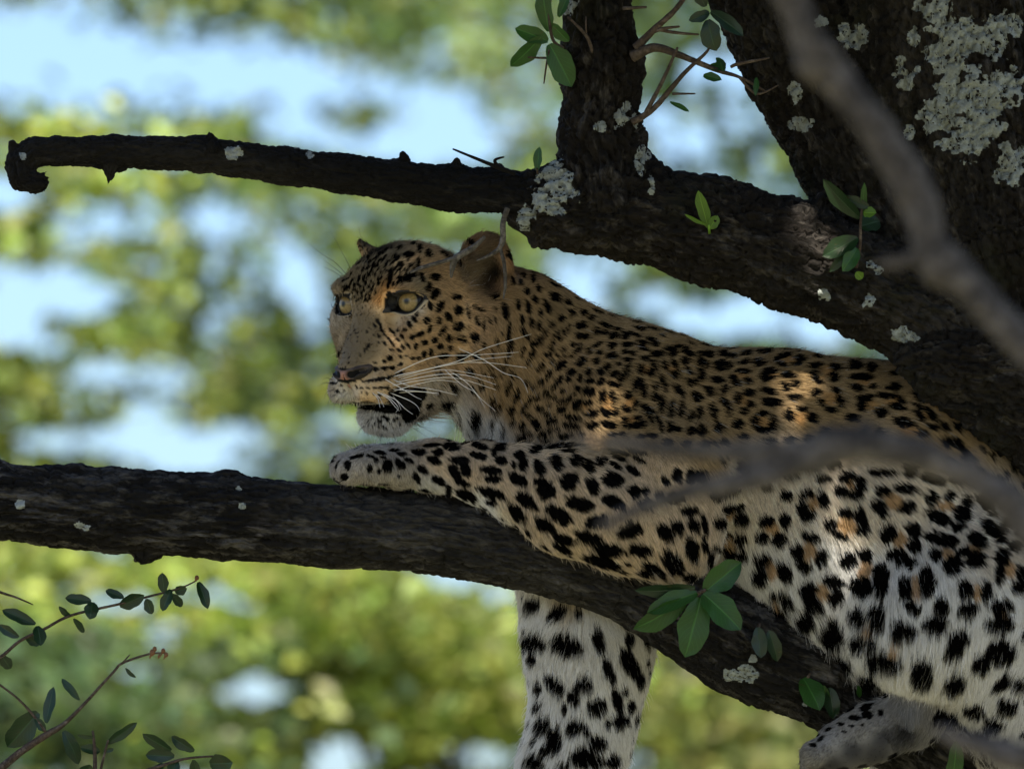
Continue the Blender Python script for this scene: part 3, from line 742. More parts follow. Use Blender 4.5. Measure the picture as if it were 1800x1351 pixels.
def read_spots(table):
    out = []
    for (ox, oy, s), txt in table.items():
        for it in txt.replace("\n", "/").split("/"):
            v = [float(x) for x in it.split()]
            if len(v) < 4: continue
            a = math.radians(v[4]) if len(v) > 4 else 0.0
            out.append((ox + v[0] / s, oy + v[1] / s, v[2] / s, v[3] / s, a))
    return np.array(out)
SP = read_spots(SPOTS)
TN = read_spots(TANS)
TN[:, 2:4] *= 1.3
def anchor(sp):
    q, hit = B.trace(sp[:, 0], sp[:, 1])
    return sp[hit], q[hit]
fl = []
fr_ = np.random.default_rng(33)
while len(fl) < 95:                                     # fine flecks on the brow
    x_, y_ = fr_.uniform(598, 735), fr_.uniform(418, 532)
    if ((x_ - 662) / 68) ** 2 + ((y_ - 482) / 62) ** 2 > 1 or (x_ > 660 and y_ > 500) or y_ > 528: continue
    if any((x_ - a_[0]) ** 2 + (y_ - a_[1]) ** 2 < 6.5 ** 2 for a_ in fl): continue
    fl.append((x_, y_, fr_.uniform(3.2, 6), fr_.uniform(1.3, 2.1), math.radians(fr_.normal(-58 + (670 - x_) * 0.5, 14))))
while len(fl) < 118:
    x_, y_ = fr_.uniform(590, 660), fr_.uniform(535, 640)
    if abs(x_ - (655 - (y_ - 535) * 0.45)) > 22: continue
    fl.append((x_, y_, fr_.uniform(1.2, 2.2), fr_.uniform(.8, 1.2), math.radians(fr_.normal(-60, 20))))
while len(fl) < 190:
    x_, y_ = fr_.uniform(730, 830), fr_.uniform(409, 430)
    fl.append((x_, y_, fr_.uniform(5, 9), fr_.uniform(1.4, 2.2), math.radians(fr_.normal(-5 + (y_ - 415), 8))))
SP = np.concatenate([SP, np.array(fl)])
SP, SQ = anchor(SP)
TN, TQ = anchor(TN)

# the coat where the photograph cannot see it: scattered spots in three dimensions
vx, vy = to_image(BV)
vis_n = -BN[:, 1]
tq, th_ = B.trace(vx[::15], vy[::15])
seen = np.zeros(len(BV), bool)
seen[::15] = (np.abs(tq[:, 1] - BV[::15, 1]) < 14) & (vx[::15] < 1800) & (vy[::15] < 1351) & (vis_n[::15] > 0.40) & ~((vx[::15] > 1560) & (vy[::15] < 1000))
hid = np.where(~seen[::15])[0] * 15
hid = rng.permutation(hid)
BACK = []
grid = {}
for q in SQ: grid.setdefault(tuple((q // 40).astype(int)), []).append(q)
for i in hid:
    p = BV[i]
    key = tuple((p // 40).astype(int))
    ok = True
    for a in (-1, 0, 1):
        for b in (-1, 0, 1):
            for c in (-1, 0, 1):
                for q in grid.get((key[0] + a, key[1] + b, key[2] + c), ()):
                    if (q[0] - p[0]) ** 2 + (q[1] - p[1]) ** 2 + (q[2] - p[2]) ** 2 < 27 ** 2:
                        ok = False
    if ok:
        grid.setdefault(key, []).append(p); BACK.append(p)
BACK = np.array(BACK)
BRAD = rng.uniform(8, 15, len(BACK))
# keep them off the part that the photograph shows
bpx, bpy_ = to_image(BACK)

def coat_mask(q):
    """how black (0..1) and how ochre (0..1) the coat is at points q"""
    q = q.astype(np.float32)
    ix, iy = to_image(q)
    blk = np.zeros(len(q), np.float32); tan = np.zeros(len(q), np.float32)
    nz = vnoise(q * 0.16, 3) - 0.5
    nz2 = vnoise(q * 0.5, 5) - 0.5
    order = np.argsort(ix); xs = ix[order]
    for spots, pts, dest, soft in ((TN, TQ, tan, 0.35), (SP, SQ, blk, 0.16)):
        for (sx, sy, rx, ry, a), c in zip(spots, pts):
            R = max(rx, ry) * 1.6 + 2
            lo_, hi_ = np.searchsorted(xs, sx - R), np.searchsorted(xs, sx + R)
            ids = order[lo_:hi_]
            ids = ids[np.abs(iy[ids] - sy) < R]
            mouth = 685 < sx < 760 and 690 < sy < 745 or 630 < sx < 700 and 710 < sy < 722
            ids = ids[np.abs(q[ids, 1] - c[1]) < 130] if mouth else ids[np.abs(q[ids, 1] - c[1]) < (1.6 * R + 14 if sx < 1500 else 3.0 * R + 30)]
            if not len(ids): continue
            dx, dy = ix[ids] - sx, iy[ids] - sy
            if soft < 0.3:
                k_ = 1.16 if sx < 880 and sy < 790 else (1.10 if sy < 790 else (1.10 if sx < 1260 else 1.21))
                rx, ry = rx * k_, ry * k_
            u = (dx * math.cos(a) + dy * math.sin(a)) / rx
            v = (-dx * math.sin(a) + dy * math.cos(a)) / ry
            hd_ = 0.45 if sx < 880 and sy < 790 else 1.0
            e = np.sqrt(u * u + v * v) + (nz[ids] * 0.5 + nz2[ids] * 0.3) * hd_
            m = np.clip((1.03 - e) / soft, 0, 1)
            dest[ids] = np.maximum(dest[ids], m)
    order = np.argsort(q[:, 0]); xs = q[order, 0]
    for c, r in zip(BACK, BRAD):
        lo_, hi_ = np.searchsorted(xs, c[0] - r * 1.5), np.searchsorted(xs, c[0] + r * 1.5)
        ids = order[lo_:hi_]
        if not len(ids): continue
        e = np.linalg.norm(q[ids] - c, axis=1) / r + nz[ids] * 0.6 + nz2[ids] * 0.2
        blk[ids] = np.maximum(blk[ids], np.clip((1.0 - e) / 0.18, 0, 1))
    return blk, tan

CO = dict(back=(.33, .235, .122), neck=(.40, .275, .14), face=(.54, .375, .21), bridge=(.175, .135, .085), fore=(.29, .235, .155),
          orange=(.60, .34, .14), lip=(.62, .46, .28), farpad=(.50, .44, .36), white=(.84, .83, .82), grey=(.60, .595, .59), throat=(.50, .45, .39),
          ear=(.32, .20, .11), arm=(.62, .50, .365), paw=(.42, .39, .36), flank=(.72, .635, .53), belly=(.85, .845, .845), dark=(.02, .018, .016), foot=(.27, .26, .25), pad=(.035, .035, .04), farear=(.34, .24, .13))
CANCH = [(1000, 560, 'back', 1), (1200, 625, 'back', 1), (1400, 645, 'back', 1), (1550, 670, 'back', 1), (1650, 770, 'back', 1), (1100, 690, 'back', 1), (1300, 720, 'back', 1), (1450, 740, 'back', 1), (1240, 780, 'back', 1), (1120, 750, 'back', 1),
 (950, 620, 'neck', 1), (920, 520, 'neck', 1), (1000, 680, 'neck', 1), (880, 640, 'neck', 1), (900, 700, 'neck', 1),
 (760, 585, 'face', 1), (810, 620, 'face', 1), (825, 565, 'face', 1), (770, 480, 'face', .8), (710, 610, 'face', .7), (730, 640, 'face', .8), (800, 520, 'face', .8),
 (610, 612, 'bridge', .8), (640, 570, 'bridge', .8), (622, 640, 'bridge', .6), (640, 615, 'bridge', .7), (655, 555, 'bridge', .5), (600, 645, 'bridge', .5),
 (680, 460, 'fore', .8), (740, 425, 'fore', .9), (640, 500, 'fore', .8), (800, 418, 'fore', .9), (620, 500, 'fore', .6), (740, 495, 'fore', .5),
 (672, 527, 'orange', .5), (667, 545, 'lip', .35), (678, 505, 'orange', .35), (742, 549, 'farpad', .3), (722, 562, 'farpad', .3), (700, 565, 'farpad', .3), (590, 552, 'farpad', .3), (597, 560, 'farpad', .3),
 (650, 665, 'lip', .7), (690, 655, 'lip', .7), (645, 690, 'lip', .6), (680, 690, 'lip', .6), (626, 690, 'farpad', .4), (592, 680, 'farpad', .6), (600, 700, 'grey', .6), (700, 640, 'lip', .6),
 (645, 740, 'grey', .6), (670, 735, 'grey', .6), (690, 752, 'white', .6), (665, 755, 'grey', .6), (640, 728, 'paw', .4), (700, 738, 'paw', .4),
 (770, 700, 'throat', .6), (790, 725, 'white', .6), (820, 740, 'white', .7), (845, 760, 'grey', .7), (760, 675, 'throat', .5), (810, 690, 'throat', .6), (872, 745, 'white', .5), (868, 765, 'white', .5),
 (850, 452, 'bridge', .7), (872, 482, 'dark', .8), (862, 505, 'dark', .6), (835, 470, 'fore', .6), (870, 405, 'ear', .6), (830, 430, 'ear', .6), (895, 460, 'ear', .7), (880, 500, 'ear', .6), (636, 450, 'farear', .5), (632, 440, 'farear', .5), (640, 425, 'dark', .5), (660, 445, 'dark', .6),
 (1000, 850, 'arm', 1), (1100, 880, 'arm', 1), (900, 820, 'arm', 1), (950, 800, 'arm', 1), (1180, 870, 'arm', .9), (830, 825, 'arm', .8), (780, 810, 'arm', .8), (1200, 930, 'arm', .9), (1080, 930, 'arm', .9),
 (900, 925, 'white', .8), (1000, 995, 'white', .8), (1100, 1022, 'white', .8), (1200, 1020, 'white', .8), (840, 885, 'white', .7), (760, 850, 'grey', .6),
 (595, 825, 'paw', .8), (660, 800, 'paw', .7), (690, 835, 'paw', .8), (640, 835, 'paw', .8),
 (1350, 900, 'flank', 1), (1500, 900, 'flank', 1), (1650, 880, 'flank', 1), (1400, 830, 'flank', .8), (1750, 950, 'flank', 1), (1300, 850, 'flank', .8), (1280, 930, 'flank', .8),
 (1340, 1020, 'belly', 1), (1500, 1100, 'belly', 1), (1600, 1200, 'belly', 1), (1700, 1150, 'belly', 1), (1780, 1100, 'belly', 1), (1400, 1100, 'belly', 1), (1450, 1000, 'belly', 1), (1620, 1060, 'belly', 1),
 (950, 1100, 'white', 1), (1050, 1100, 'white', 1), (1000, 1300, 'white', 1), (1060, 1250, 'white', 1), (1000, 1060, 'farpad', .8),
 (1450, 1290, 'foot', .8), (1540, 1262, 'foot', .8), (1500, 1275, 'foot', .8), (1430, 1320, 'foot', .7), (1550, 1300, 'pad', .6), (1500, 1320, 'pad', .6), (1462, 1345, 'pad', .6), (1540, 1325, 'pad', .6), (1590, 1285, 'pad', .6), (1625, 1265, 'foot', .6), (1570, 1255, 'foot', .5)]
FANCH = [(600, 632, .5, -.86, 3.5, .10), (640, 570, .45, -.9, 4.5, .12), (610, 590, .4, -.9, 4, .12), (660, 490, .6, -.8, 8, .35), (720, 450, .8, -.6, 9, .35), (640, 480, .5, -.85, 9, .4), (800, 420, 1, -.1, 10, .35),
 (740, 565, .95, .2, 7, .12), (690, 600, .8, .6, 6, .12), (650, 680, .9, .35, 4.5, .10), (625, 690, .5, .6, 4.5, .12), (700, 650, .95, .2, 6, .12), (800, 600, .9, .4, 11, .15), (800, 520, .9, .3, 10, .15), (800, 690, .6, .8, 18, .2), (770, 710, .4, .9, 18, .2),
 (670, 745, .1, 1, 8, .8), (640, 735, -.4, .9, 7, .8), (700, 745, .5, .85, 9, .6), (665, 760, .1, 1, 8, .6), (690, 725, .3, 1, 4, .4), (590, 570, -.3, -.2, 6, .2), (595, 690, -.4, .6, 5, .2), (720, 700, .7, .7, 5, .1),
 (830, 740, .5, .85, 26, .25), (860, 765, .3, .95, 24, .25), (900, 560, .5, .85, 12, .15), (960, 560, .75, .65, 13, .15), (1050, 600, .95, .3, 13, .2), (1200, 620, 1, 0, 14, .25), (1350, 635, 1, 0, 15, .3), (1500, 640, 1, .05, 15, .3),
 (940, 700, .5, .85, 14, .15), (1000, 700, .6, .8, 13, .15), (1100, 720, .9, .4, 13, .15), (1300, 720, .95, .3, 14, .15), (1500, 720, .95, .3, 14, .15), (1650, 780, .8, .6, 15, .15),
 (1350, 900, .45, .9, 13, .2), (1500, 950, .55, .83, 14, .2), (1700, 950, .6, .8, 13, .2), (1400, 1080, .35, .94, 28, .25), (1550, 1130, .1, 1, 36, .25), (1650, 1150, -.25, .97, 34, .25), (1750, 1150, -.3, .95, 22, .22), (1600, 1230, -.15, 1, 34, .25), (1450, 1165, .2, 1, 40, .3), (1360, 1110, .3, .95, 32, .3), (1300, 1000, .35, .94, 20, .25), (1450, 1000, .45, .9, 17, .2), (1620, 1040, .2, .97, 19, .2),
 (600, 825, -.7, .5, 5, .2), (660, 830, .2, .9, 7, .25), (760, 820, .55, .8, 9, .2), (850, 835, .5, .85, 9, .2), (1000, 870, .5, .85, 10, .2), (1100, 950, .45, .9, 12, .2), (1180, 1000, .3, .95, 16, .22), (1050, 1010, .25, 1, 20, .25), (900, 900, .4, .9, 13, .25), (1150, 800, .5, .85, 10, .18), (1000, 785, .7, .6, 16, .2),
 (950, 1080, -.35, .95, 20, .35), (1050, 1080, .2, .8, 20, .3), (1000, 1200, 0, 1, 20, .3), (1090, 1200, .25, 1, 17, .35), (960, 1300, -.35, 1, 22, .4), (1060, 1320, .2, 1, 17, .35),
 (1500, 1270, -.6, .75, 6, .2), (1440, 1310, -.7, .6, 6, .2), (1605, 1268, -.5, .8, 9, .2), (1640, 1262, -.4, .9, 14, .2), (1570, 1250, -.6, .7, 7, .2), (1540, 1320, -.3, .5, 1.2, .1), (1480, 1345, -.3, .5, 1.2, .1),
 (870, 405, .3, -.9, 4, .15), (822, 468, .85, -.2, 22, .6), (836, 500, .6, -.5, 20, .6), (815, 445, .8, -.5, 14, .4), (865, 480, .3, -.8, 9, .3), (800, 478, .7, .5, 12, .3), (895, 460, .4, .8, 5, .15), (820, 440, .5, -.7, 5, .2), (640, 430, -.3, -.8, 4, .2), (634, 455, -.8, .1, 11, .5)]
def anch_pts(lst):
    a = np.array([[x[0], x[1]] for x in lst], float)
    q, hit = B.trace(a[:, 0], a[:, 1])
    return q, hit
cq, ch = anch_pts(CANCH); fq, fh = anch_pts(FANCH)
CCOL = np.array([CO[x[2]] for x in CANCH])[ch]; CW = np.array([x[3] for x in CANCH])[ch]; cq = cq[ch]
FV = np.array([[x[2], 0, -x[3], x[4], x[5]] for x in FANCH], float)[fh]; fq = fq[fh]
print("anchors lost", (~ch).sum(), (~fh).sum(), "spots", len(SP))

def blend(q, anchors, vals, wts=None, power=2.0, eps=10.0):
    out = np.zeros((len(q), vals.shape[1]), np.float32)
    an = anchors.astype(np.float32); a2 = (an ** 2).sum(1); vals = vals.astype(np.float32)
    if wts is not None: wts = wts.astype(np.float32)
    for s in range(0, len(q), 60000):
        c_ = q[s:s + 60000].astype(np.float32)
        d = np.maximum((c_ ** 2).sum(1)[:, None] + a2[None] - 2 * (c_ @ an.T), 0)
        w = 1.0 / np.square(d + np.float32(eps * eps))
        if wts is not None: w = w * wts[None] ** 4
        out[s:s + 60000] = (w @ vals) / w.sum(1, keepdims=True)
    return out

BLACK = np.array([.004, .0038, .0038])
def coat_colour(q, per_hair=None):
    base = blend(q, cq, CCOL, CW)
    blk, tan = coat_mask(q)
    base = base + (np.array([.44, .26, .105]) - base) * (tan * 0.85)[:, None]
    v = 0.85 + 0.3 * fbm(q * 0.03, 3, 11)
    base = base * v[:, None]
    m = blk
    d0 = (q - H(0, 0, 0)) * MM @ RH.T
    for c, s in EYE:                                   # bare black skin in the sockets
        d = d0 - (c + GAZE[s] * 13)
        m = np.where((np.abs(d[:, 0]) < 16) & (((d[:, 1] + 5 * s) / 23.5) ** 2 + ((d[:, 2] + 1) / 13) ** 2 < 1) & (np.sign(d0[:, 1]) == s), 1.0, m)
    d = (d0 - np.array([53, 0, -78.5])) / np.array([15, 19, 9.5])
    m = np.where((d ** 2).sum(1) < 1, 1.0, m)
    if per_hair is not None:
        m = np.clip(m * 1.15 + (per_hair - 0.5) * 0.2, 0, 1)
        m = m * m * (3 - 2 * m)
    return base + (BLACK - base) * m[:, None]
# ------------------------------------------------------------------ the tree the leopard lies in
m_trunk = mat_bark("rough_bark", (.002, .0018, .0016), (.0105, .0083, .0068), (.082, .074, .067), moss=(.012, .014, .005), lightlevel=0.63, stretch=(.42, 1, 1), along=True, dep=0.008)
m_plain = mat_bark("plain_bark", (.003, .0026, .0023), (.020, .015, .0118), (.09, .08, .07))
m_dead = mat_bark("charred_bark", (.0013, .0012, .0011), (.0038, .0034, .0031), (.032, .030, .028), stretch=(.35, 1, 1), lightlevel=0.67, along=True)
m_low = mat_bark("weathered_wood", (.0016, .0015, .0014), (.0072, .0065, .006), (.095, .091, .089), stretch=(.26, 1, 1), lightlevel=0.60, along=True, dep=0.008)
tree = empty("lichen_covered_tree", to_world(P(1980, 7080, 520)) * np.array([1, 1, 0]))
tag(tree, "dark rough barked tree with grey lichen and forking limbs around the leopard", "tree")

T = Field()
T.chain([(1930, 720, 60, 150), (1760, 640, 40, 112), (1640, 562, 25, 98), (1550, 515, 15, 90), (1400, 452, 0, 96), (1250, 405, -5, 95), (1110, 372, -5, 84), (1000, 366, -2, 72), (930, 358, 0, 54)], 22)
T.chain([(1075, 340, 0, 92), (1056, 240, 6, 68), (1056, 120, 12, 66), (1048, -40, 25, 62), (1040, -260, 60, 60)], 42)
T.chain([(1020, 330, -2, 50), (965, 330, -2, 40)], 30)
T.chain([(1300, -260, 210, 128), (1350, -60, 195, 122), (1420, 110, 178, 116), (1500, 270, 160, 106), (1600, 430, 150, 104), (1700, 560, 140, 110)], 18)
T.chain([(1640, -300, 230, 220), (1655, -60, 225, 212), (1700, 180, 215, 220), (1765, 420, 200, 225), (1830, 660, 230, 230), (1900, 900, 330, 240), (1960, 1250, 430, 250), (1980, 1700, 500, 260)], 18)
T.chain([(1590, 640, -55, 22), (1660, 640, -45, 62), (1780, 655, -30, 82), (1900, 700, 0, 110)], 30)
T.chain([(1640, 690, -30, 20), (1760, 720, -30, 60), (1880, 780, 0, 100)], 30)
T.ell(P(1450, 352, -10), (20, 14, 12), None, 10)
T.ell(P(1205, 310, -10), (22, 14, 12), None, 10)
T.ell(P(1122, 118, 0), (12, 14, 26), None, 10)
T.ell(P(948, 425, 0), (18, 16, 14), None, 12)

def axis_coords(field, V):
    """distance along the nearest limb and around it, in pixels; the seam faces away from the camera"""
    best = np.full(len(V), 1e9); al = np.zeros(len(V)); ar = np.zeros(len(V))
    cum = 0.0; prev = None; base = 0.0
    for op in field.ops:
        if op[0] != 'c': continue
        a, b, ra, rb = op[1].astype(float), op[2].astype(float), op[3], op[4]
        ln = np.linalg.norm(b - a); ax = (b - a) / max(ln, 1e-6)
        if prev is None or np.abs(prev - a).max() > 0.5: base += 700.0; cum = base
        prev = b
        d = V - a; t = d @ ax
        q = d - t[:, None] * ax
        tc = np.clip(t / ln, 0, 1); r = ra + tc * (rb - ra)
        dist = np.linalg.norm(d - (tc * ln)[:, None] * ax, axis=1) - r
        e1 = np.array([0, -1.0, 0]) - ax * (-ax[1]); e1 /= np.linalg.norm(e1); e2 = np.cross(ax, e1)
        m = dist < best
        best = np.where(m, dist, best)
        al = np.where(m, cum + t, al); ar = np.where(m, np.arctan2(q @ e2, q @ e1) * r, ar)
        cum += ln
    return al, ar

def bark_mesh(name, field, lo, hi, h, mat, amp, freq, aniso, seed, ridge=0.5):
    V, F = surface_nets(field, lo, hi, h)
    N = field.grad(V, 2.0)
    al, ar = axis_coords(field, V)
    q = np.stack([al * aniso[0], ar, V[:, 1] * 0.25], -1)
    n1 = fbm(q * freq, 4, seed) - 0.5
    r = 1 - np.abs(fbm(q * freq * 1.7 + 31, 3, seed + 9) - 0.5) * 4
    n3 = fbm(q * freq * 5, 3, seed + 20) - 0.5
    d = amp * (1.1 * n1 - ridge * np.clip(r, 0, 1) ** 3 + 0.5 * n3)
    V2 = V + N * d[:, None]
    o_ = mesh_obj(name, V2, F, mat, tree)
    at_ = o_.data.attributes.new("bark_co", 'FLOAT_VECTOR', 'POINT')
    at_.data.foreach_set("vector", (np.stack([al, ar, V[:, 1] * 0.3], -1) * PX).astype(np.float32).ravel())
    return o_, V2, F

trunk, TV, TF = bark_mesh("trunk", T, (-40, -170, -1180), (1330, 800, 1010), 5.5, m_trunk, 13, 1 / 15, (.38, 1, 1), 3, 1.2)
tag(trunk, "rough dark trunk and living limbs spotted with grey lichen")

Dd = Field()
Dd.chain([(945, 358, 0, 52), (880, 343, 2, 46), (780, 330, 4, 39), (700, 318, 6, 37), (600, 305, 8, 35), (500, 291, 10, 33), (350, 271, 12, 32), (200, 266, 14, 29), (100, 266, 14, 26), (58, 268, 12, 26), (34, 288, 8, 24), (38, 312, 2, 23), (60, 322, -4, 18), (72, 321, -8, 15)], 9)
for hx, hy in ((83, 299), (84, 312), (86, 324), (80, 339)):
    Dd.cone(P(66, 318, -6), P(hx, hy, -12), 8, 1.5, 4)
Dd.cone(P(196, 290, 8), P(190, 322, 2), 17, 3, 12)
Dd.cone(P(212, 290, 10), P(170, 290, 8), 12, 6, 10)
Dd.cone(P(708, 300, 0), P(708, 272, -2), 17, 8, 10)
Dd.cone(P(806, 318, 0), P(803, 285, -4), 24, 9, 12)
Dd.cone(P(870, 320, 0), P(878, 292, -4), 20, 6, 10)
Dd.cone(P(375, 262, -10), P(372, 240, -8), 14, 8, 10)
Dd.ell(P(420, 262, -18), (10, 8, 9), None, 6)
Dd.ell(P(22, 256, 6), (8, 8, 12), None, 8)
dead, DVv, DFf = bark_mesh("branch", Dd, (-920, -90, 300), (70, 110, 470), 3.2, m_dead, 6, 1 / 10, (.40, 1, 1), 13, 0.8)
tag(dead, "thin blackened dead branch ending in a hook")

L = Field()
L.chain([(-260, 862, 0, 66), (-120, 868, 0, 66), (0, 880, 0, 67), (100, 888, 0, 72), (200, 897, 0, 75), (400, 909, 0, 75), (600, 926, 0, 73), (750, 934, 2, 73), (900, 958, 6, 75), (1000, 982, 12, 75), (1100, 1014, 20, 76), (1200, 1070, 30, 84), (1300, 1130, 40, 92), (1450, 1190, 60, 88), (1600, 1290, 90, 80), (1750, 1390, 130, 90), (1960, 1480, 380, 160)], 10)
L.ell(P(252, 980, -10), (22, 16, 14), None, 8)
L.ell(P(272, 978, -10), (14, 12, 8), None, 8)
L.ell(P(135, 822, 0), (22, 30, 10), None, 8)
L.ell(P(400, 838, 0), (26, 30, 12), None, 10)
L.ell(P(-5, 818, 0), (18, 30, 14), None, 10)
L.ell(P(1340, 1210, 30), (40, 40, 30), None, 20)
low, LV, LF = bark_mesh("branch", L, (-1180, -120, -880), (1080, 560, -90), 4.2, m_low, 8, 1 / 12, (.24, 1, 1), 23, 1.3)
tag(low, "thick weathered grey branch that the leopard lies on")

# trunk below the frame down to the ground
wtube("trunk", [to_world(P(1975, 1600, 490)), to_world(P(1985, 2500, 540)), to_world(P(1980, 4500, 540)), to_world(P(1980, 6600, 520)), to_world(P(1980, 7250, 520))],
      np.array([262, 290, 310, 380, 520]) * PX, m_plain, tree, 28, 10, 0.35, 5)
for sp, r_ in (([(1040, -240, 60), (1000, -700, 150), (850, -1500, 100), (700, -2600, -200)], (60, 55, 45, 20)),
               ([(1300, -240, 210), (1100, -900, 300), (600, -1800, 500), (0, -2800, 400)], (126, 110, 80, 30)),
               ([(1640, -280, 230), (1650, -1200, 200), (1800, -2600, -200), (2000, -4200, -600)], (218, 180, 120, 50)),
               ([(1650, -1300, 200), (1300, -2000, -800), (900, -2700, -2200), (500, -3300, -3400)], (120, 90, 60, 25)),
               ([(1720, -2000, 0), (2300, -2600, -1200), (2900, -3100, -2200)], (110, 70, 30))):
    q_ = np.array(sp, float)
    tube("branch", np.stack([q_[:, 0] - 900, q_[:, 2], 675.5 - q_[:, 1]], -1), r_, m_plain, tree, 14, 8, 0.25, 8)

# unseen crown overhead, shaped to shade the leopard; holes cut for the sun flecks
DAPPLE = [(1062, 705, 30), (1095, 735, 22), (1420, 690, 36), (1440, 640, 20), (1400, 760, 26), (1485, 915, 32), (1520, 960, 16), (1615, 1015, 20), (1640, 1050, 14), (1690, 520, 22), (1420, 372, 26), (1720, 610, 22), (1325, 105, 10)]
cr_rng = np.random.default_rng(5)
n_c = 40000
cxyz = np.stack([cr_rng.uniform(-1.05, 1.8, n_c), cr_rng.uniform(-5.0, 0.8, n_c), 4.0 + 0.95 + np.abs(cr_rng.normal(0.9, 0.8, n_c))], -1)
cxyz[:, 1] -= 0.79 * (cxyz[:, 2] - 4.0)              # slanted along the sun's path so the leaves block it
clump = fbm(cxyz * 2.2, 2, 71)
cxyz = cxyz[clump > np.where(cxyz[:, 1] + 0.79 * (cxyz[:, 2] - 4.0) < -1.3, 0.34, 0.31)]
# nothing of the crown hangs into the picture
rel = cxyz - np.array(cam.location)
dz = rel @ FWD
cxyz = cxyz[(rel @ UP) / dz > 0.5 * 0.844 / DIST + 0.012]
dax = np.array([d[0] for d in DAPPLE]); day = np.array([d[1] for d in DAPPLE])
dtr = [f.trace(dax, day) for f in (T, L, B)]
keep_c = np.ones(len(cxyz), bool)
DAP_W = []
for di, (dx_, dy_, dr_) in enumerate(DAPPLE):
    ws = [c_[0][di] for c_ in dtr if c_[1][di]]
    q0 = min(ws, key=lambda z: z[1]) if ws else P(dx_, dy_, 0)
    w0_ = to_world(q0)
    dd = cxyz - w0_
    t_ = dd @ SUN
    perp = np.linalg.norm(dd - t_[:, None] * SUN, axis=1)
    keep_c &= ~((perp < dr_ * PX + 0.020) & (t_ > 0))
cxyz = cxyz[keep_c]
m_crown = mat_leaf("crown_leaf", (.045, .095, .028), (.035, .07, .022), 0.12, 0.4, attr="tint")
crown = leaf_cloud("crown", cxyz, 0.115, m_crown, tree, np.ones((len(cxyz), 3)) * cr_rng.uniform(.7, 1.3, (len(cxyz), 1)), 0.5, 3)
crown["kind"] = "stuff"
print("crown leaves", len(cxyz))

# ------------------------------------------------------------------ lichen crusts on the bark
from mathutils.bvhtree import BVHTree
def bvh(V, F):
    w = to_world(V)
    return BVHTree.FromPolygons(w.tolist(), F.tolist())
bt, bl, bd = bvh(TV, TF), bvh(LV, LF), bvh(DVv, DFf)
m_lich, nt, b = new_mat("lichen")
co = obj_coord(nt)
n1 = noise_node(nt, 160, 5, 0.7, co, 0.3); n2 = noise_node(nt, 40, 4, 0.6, co)
c = mixc(nt, ramp(nt, n1, [(0.32, 0.0), (0.62, 1.0)]), (.12, .14, .145), (.30, .34, .35))
c = mixc(nt, ramp(nt, n2, [(0.5, 0.0), (0.7, 0.5)]), c, (.15, .16, .12))
gw = node(nt, "ShaderNodeAttribute", attribute_name="growth")
c = mixc(nt, ramp(nt, gw.outputs["Fac"], [(0.15, 0.0), (0.7, 1.0)]), (.018, .017, .013), c)
nt.links.new(c, b.inputs["Base Color"]); b.inputs["Roughness"].default_value = 0.95
vo = nt.nodes.new("ShaderNodeTexVoronoi"); vo.inputs["Scale"].default_value = 420; nt.links.new(co, vo.inputs["Vector"])
bump(nt, b, vo.outputs["Distance"], 0.45, 0.0016)
camloc = np.array(cam.location)
def lichen(x, y, rx, ry, tree_bvh, seed, thr=0.36, step=1.9):
    nx_, ny_ = int(2.6 * rx / step), int(2.6 * ry / step)
    gx_, gy_ = np.meshgrid(x + (np.arange(nx_) - nx_ / 2) * step, y + (np.arange(ny_) - ny_ / 2) * step, indexing='ij')
    e = ((gx_ - x) / rx) ** 2 + ((gy_ - y) / ry) ** 2
    q = np.stack([gx_.ravel() / 17, gy_.ravel() / 17, np.full(gx_.size, seed * 3.7)], -1)
    f = fbm(q, 3, seed).reshape(gx_.shape) + 0.11 * (fbm(q * 4.0, 2, seed + 5).reshape(gx_.shape) - 0.5) - 0.26 * e + 0.12
    ids = -np.ones(gx_.shape, int); vs = []; eds = []
    hgt = fbm(q * 3.1, 3, seed + 2).reshape(gx_.shape)
    for i in range(nx_):
        for j in range(ny_):
            if f[i, j] < thr: continue
            tgt = to_world(P(gx_[i, j], gy_[i, j], 0))
            d = Vector(tgt - camloc).normalized()
            hit, nn_, _, _ = tree_bvh.ray_cast(Vector(camloc), d, 14)
            if hit is None: continue
            if nn_.dot(d) > 0: nn_ = -nn_
            ids[i, j] = len(vs)
            edge = min(1.0, (f[i, j] - thr) / 0.07)
            eds.append(edge * min(1.0, 0.62 + 0.8 * hgt[i, j]))
            p_ = hit + nn_ * float((0.3 + (0.5 + 0.9 * hgt[i, j]) * edge) * PX)
            vs.append(p_)
    fs = []
    for i in range(nx_ - 1):
        for j in range(ny_ - 1):
            k = (ids[i, j], ids[i, j + 1], ids[i + 1, j + 1], ids[i + 1, j])
            if min(k) < 0: continue
            ps = [vs[z] for z in k]
            if max((ps[0] - ps[2]).length, (ps[1] - ps[3]).length) > step * PX * 7: continue
            fs.append(k)
    if fs:
        o_ = mesh_obj("lichen", np.array([list(v_) for v_ in vs]), np.array(fs)[:, ::-1], m_lich, tree, world_coords=True)
        set_attr(o_, "growth", np.array(eds), 'FLOAT')
